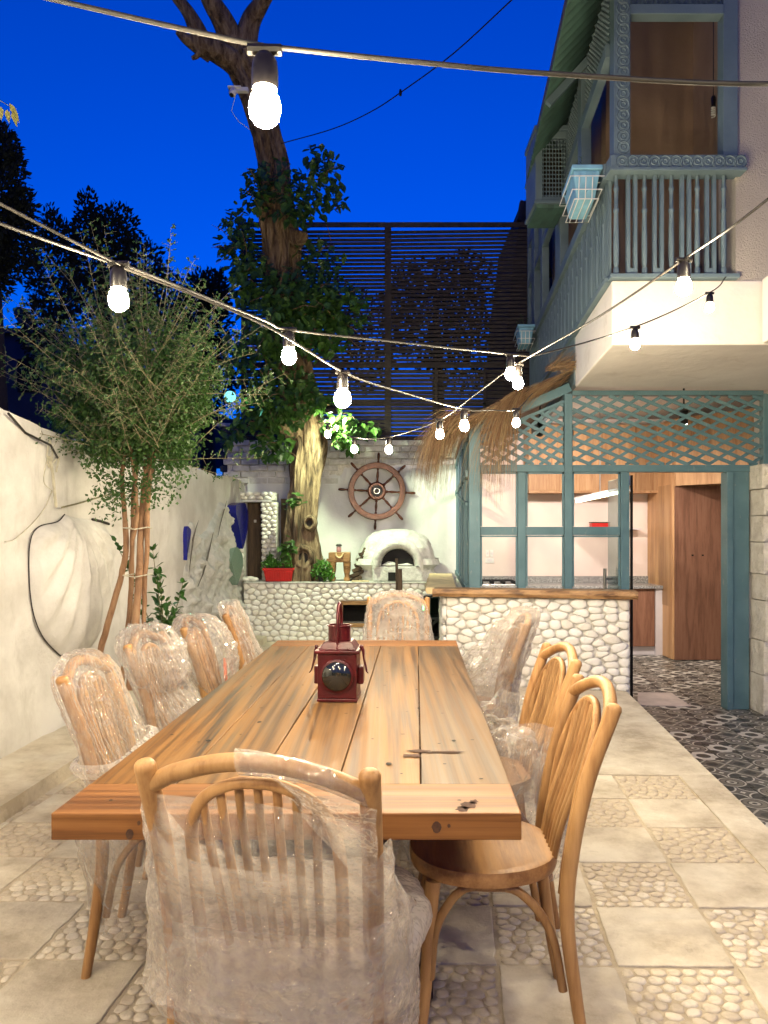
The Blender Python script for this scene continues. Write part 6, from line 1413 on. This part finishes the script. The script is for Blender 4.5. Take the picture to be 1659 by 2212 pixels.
# ================================================================== LANTERN
LYr = math.radians(-4); lx, ly = -.180, 2.995
ln_ = thing('signal_lantern', 'old red railway lantern with a round dark lens on the table', 'lantern', (lx,ly,TT), LYr)
def lp(name, b, mat='red_paint', sm=None, bev=0, par=None): return b.build(name, mat, par or ln_, smooth=sm, bev=bev, local=True)
hw, hh = .077, .190
b = MB(); b.box((-hw,-hw,.014), (hw,hw,hh)); body = lp('body', b, bev=.003)
b = MB(); b.box((-hw-.003,-hw-.003,.001), (hw+.003,hw+.003,.013)); lp('base_plate', b, bev=.002)
b = MB(); b.box((-hw-.012,-hw-.012,hh+.001), (hw+.012,hw+.012,hh+.014)); lp('lid_plate', b, bev=.003)
z0 = hh+.0145; b = MB(); b.hexa([(-hw+.002,-hw+.002,z0),(hw-.002,-hw+.002,z0),(hw-.002,hw-.002,z0),(-hw+.002,hw-.002,z0),(-.055,-.055,z0+.03),(.055,-.055,z0+.03),(.055,.055,z0+.03),(-.055,.055,z0+.03)]); lp('roof', b, bev=.004)
z1 = z0+.031; b = MB(); b.lathe([(.045,0),(.045,.055),(.050,.057),(.050,.061),(.043,.061),(.041,.02)], (0,0,z1), n=28, cap=False); chm = lp('chimney', b, sm=35)
P = [(.0,-.058,z1-.025),(.0,-.058,z1+.03),(0,-.056,z1+.09),(0,-.042,z1+.125),(0,-.015,z1+.146),(0,.015,z1+.146),(0,.042,z1+.125),(0,.056,z1+.09),(0,.058,z1+.03),(0,.058,z1-.025)]
b = MB(); b.tube(spline(P, 4), .0065, 8); lp('handle', b, sm=60)
lz = .103; b = MB(); n = 40
for r, y in ((.052,-hw-.001),(.066,-hw-.001),(.066,-hw-.012),(.058,-hw-.014)): b.v += [(r*math.cos(2*PI*k/n),y,lz+r*math.sin(2*PI*k/n)) for k in range(n)]
b.f = [(i*n+k,i*n+(k+1) % n,(i+1)*n+(k+1) % n,(i+1)*n+k) for i in range(3) for k in range(n)]; lp('bezel', b, sm=35)
b = MB(); 
for i in range(8):
    a = PI/2*i/8; b.v += [(.059*math.cos(a)*math.cos(2*PI*k/n), -hw-.008-.024*math.sin(a), lz+.059*math.cos(a)*math.sin(2*PI*k/n)) for k in range(n)]
b.v.append((0,-hw-.032,lz)); b.f = [(i*n+k,i*n+(k+1) % n,(i+1)*n+(k+1) % n,(i+1)*n+k) for i in range(7) for k in range(n)]+[(7*n+k,7*n+(k+1) % n,8*n) for k in range(n)]; lp('lens', b, 'glass_lens', 80)
for s_ in (-1,1):
    b = MB(); x0 = s_*(hw+.001); x1 = s_*(hw+.022); b.box((min(x0,x1),-.03,.062), (max(x0,x1),.03,.133)); lp('lens_pocket', b, bev=.004)
    b = MB(); x = s_*(hw+.014)
    b.tube([(x,-.02,hh+.018),(x+s_*.006,-.02,hh+.004),(x+s_*.010,-.021,hh-.03),(x+s_*.020,-.022,hh-.075),(x+s_*.028,-.022,hh-.085)], [.005,.005,.0028,.0028,.002], 6); b.tube([(x,.012,hh+.018),(x+s_*.006,.012,hh),(x+s_*.008,.010,hh-.03),(x+s_*.022,.0,hh-.078)], [.005,.005,.0028,.002], 6); b.ball((x,-.02,hh+.02), .008, 8, 6); lp('latch', b, sm=60)
b = MB(); b.ball((0,-.066,z0+.006), .008, 8, 6); b.ball((.045,-.07,z0+.004), .006, 8, 6); lp('rivet', b, sm=60)

# ================================================================== STRING LIGHTS
def cable(name, lab, pts, r=.0040):
    b = MB(); b.tube([at(*p) for p in spline(pts, 8)], r, 7); return mono(name, b, 'cable', lab, 'cable', 'festoon light cables', smooth=60)
S1 = [(-420,-120,1.3),(120,0,1.17),(330,48,1.15),(548,95,1.14),(620,105,1.14),(900,134,1.15),(1200,160,1.17),(1659,181,1.22),(2100,150,1.4)]
S2 = [(-900,0,1.1),(-300,285,1.45),(0,440,1.68),(240,563,1.83),(275,575,1.86),(560,688,2.36),(622,712,2.5),(850,738,2.95),(1103,765,3.4),(1170,764,3.52),(1372,706,3.9),(1533,632,4.6),(1568,598,5.36)]
S3 = [(-700,180,1.25),(-200,395,1.5),(0,483,1.62),(260,576,1.9),(560,697,2.3),(740,803,2.7),(870,848,3.3),(1003,884,4.0),(1060,886,4.4),(1115,884,4.9),(1150,850,6.9)]
S4 = [(2100,60,1.8),(1659,430,2.05),(1477,560,2.43),(1300,680,2.9),(1120,785,3.5),(1030,850,4.0),(950,907,4.6),(840,944,5.2),(765,944,5.6),(708,914,6.2),(688,890,9.3)]
cable('festoon_cable', 'festoon cable crossing the sky nearest the viewer with one large bulb', S1)
cable('festoon_cable', 'upper of the two festoon cables entering at the left edge, ending at the balcony', S2)
cable('festoon_cable', 'lower of the two festoon cables entering at the left edge, ending at the thatch', S3)
cable('festoon_cable', 'festoon cable from the right edge past the balcony down to the tree', S4)
def bulb(u, v, Y, lab, big=1.0, p=None):
    p = p if p is not None else at(u, v, Y); t = thing('festoon_bulb', lab, 'light bulb', p, group='lit festoon bulbs')
    b = MB(); b.lathe([(.006,-.004),(.012,-.008),(.0185,-.018),(.0205,-.034),(.0205,-.056),(.0195,-.062),(.0165,-.062)], p, n=16); b.build('socket', 'socket_black', t, smooth=40)
    b = MB(); b.tube([p+V((-.026,0,.0)), p+V((.026,0,-.001))], .0085, 8); b.build('cable_clamp', 'socket_black', t, smooth=40)
    s_ = big; b = MB(); b.lathe([(.0160,-.0625),(.0165,-.066),(.0215*s_,-.074-.010*(s_-1)),(.0248*s_,-.086-.02*(s_-1)),(.0250*s_,-.094-.03*(s_-1)),(.0225*s_,-.105-.04*(s_-1)),(.0165*s_,-.113-.05*(s_-1)),(.008*s_,-.1175-.055*(s_-1)),(.001,-.1185-.055*(s_-1))], p, n=12); b.build('globe', 'bulb_lit', t, smooth=80)
for a in (((572,107,1.14,'big near bulb hanging against the tree and blue sky'),), ((256,570,1.845,'bulb in front of the thorny shrub'),), ((624,712,2.5,'bulb in front of the ivy, on the upper cable'),), ((740,804,2.7,'bulb just right of the trunk, on the lower cable',1.22),),
          ((1103,766,3.4,'left one of the two overlapping bulbs over the thatch'),), ((1119,787,3.5,'right one of the two overlapping bulbs over the thatch'),), ((1003,884,4.0,'bulb before the slatted screen left of the thatch end'),), ((1115,884,4.9,'bulb hanging against the hanging straw and lattice'),),
          ((950,907,4.6,'bulb left of the thatch fringe, above the ship wheel wall'),), ((840,944,5.2,'bulb against the brick courses above the wheel'),), ((765,945,5.6,'bulb among leaves above the left of the wheel'),), ((708,915,6.2,'small bulb just below the tree floodlight'),),
          ((1477,561,2.43,'bulb in front of the balcony balusters'),), ((1372,707,3.9,'bulb in front of the white balcony slab corner'),), ((1533,633,4.6,'bulb close to the white slab under the balcony end'),)): bulb(*a[0])
# the cables go on past the picture edges; unseen bulbs added there light the courtyard
for p, lab in ((at(-620,140,1.27),'bulb on the upper left cable beyond the picture edge'), (at(1980,160,1.35),'bulb on the nearest cable beyond the right edge'), (at(1850,270,1.95),'bulb on the right hand cable outside the picture')): bulb(0,0,0,lab,p=p)
b = MB(); P5 = [V((-2.2,.75,1.95)),V((-1.2,.35,2.0)),V((0,.15,2.1)),V((1.1,.35,2.1)),V((2.3,.75,2.2))]; b.tube([V(q) for q in spline([tuple(q) for q in P5], 6)], .0048, 7); mono('festoon_cable', b, 'cable', 'unseen festoon cable added over the viewer to carry fill bulbs', 'cable', 'festoon light cables', smooth=60)  # unseen strand added overhead as fill for the near floor and chairs
for q, lab in ((P5[0].lerp(P5[1],.3),'leftmost unseen bulb added over the viewer for fill light'),(P5[1],'second unseen bulb added over the viewer for fill light'),(P5[2],'third unseen bulb added over the viewer for fill light'),(P5[3],'fourth unseen bulb added over the viewer for fill light'),(P5[0].lerp(P5[1],.75)*.5+P5[2]*.5,'unseen bulb added between the second and third over the viewer for fill light')): bulb(0,0,0,lab,p=q)
# floodlight strapped to the tree, shining down over wheel and oven
def flood(name, lab, p, tgt, mat, size, energy, col, spot=1.9):
    t = thing(name, lab, 'floodlight', p); d = (V(tgt)-V(p)).normalized(); q = d.to_track_quat('-Z','Y').to_matrix(); X, Y_, Z = q.col
    def pt(x, y, z): return V(p)+X*x+Y_*y+Z*z
    w, h = size; b = MB(); b.hexa([pt(-w,-h,.0),pt(w,-h,.0),pt(w,h,.0),pt(-w,h,.0),pt(-w*.8,-h*.8,.05),pt(w*.8,-h*.8,.05),pt(w*.8,h*.8,.05),pt(-w*.8,h*.8,.05)]); b.build('housing', 'steel_dark', t, bev=.004)
    b = MB(); b.add([pt(w*.95*math.cos(2*PI*k/20),h*.95*math.sin(2*PI*k/20),-.003) for k in range(20)], [tuple(range(20))]); b.build('lit_glass', mat, t)
    b = MB(); b.tube([pt(-w-.012,0,.02),pt(-w-.012,.0,.10),pt(w+.012,0,.10),pt(w+.012,0,.02)], .006, 6); b.build('bracket', 'steel_dark', t)
    ld = bpy.data.lights.new(name, 'SPOT'); ld.energy = energy; ld.spot_size = spot; ld.spot_blend = .7; ld.color = col; ld.shadow_soft_size = .05
    lo = bpy.data.objects.new(name+'_beam', ld); C.objects.link(lo); lo.parent = t; lo.matrix_parent_inverse = PM[t.name].inverted(); lo.location = pt(0,0,-.03); lo.rotation_euler = d.to_track_quat('-Z','Y').to_euler()
flood('tree_floodlight', 'bright floodlight strapped to the tree trunk', at(716,886,9.35), (at(800,1140,10.8)), 'flood_lit', (.075,.05), 34, (.82,1.0,.62), 2.0)
flood('garden_floodlight', 'small cyan garden floodlight glowing behind the shrub', at(497,857,9.3), at(470,900,3), 'flood_cyan', (.075,.075), 5, (.25,1.0,.75), 2.6)
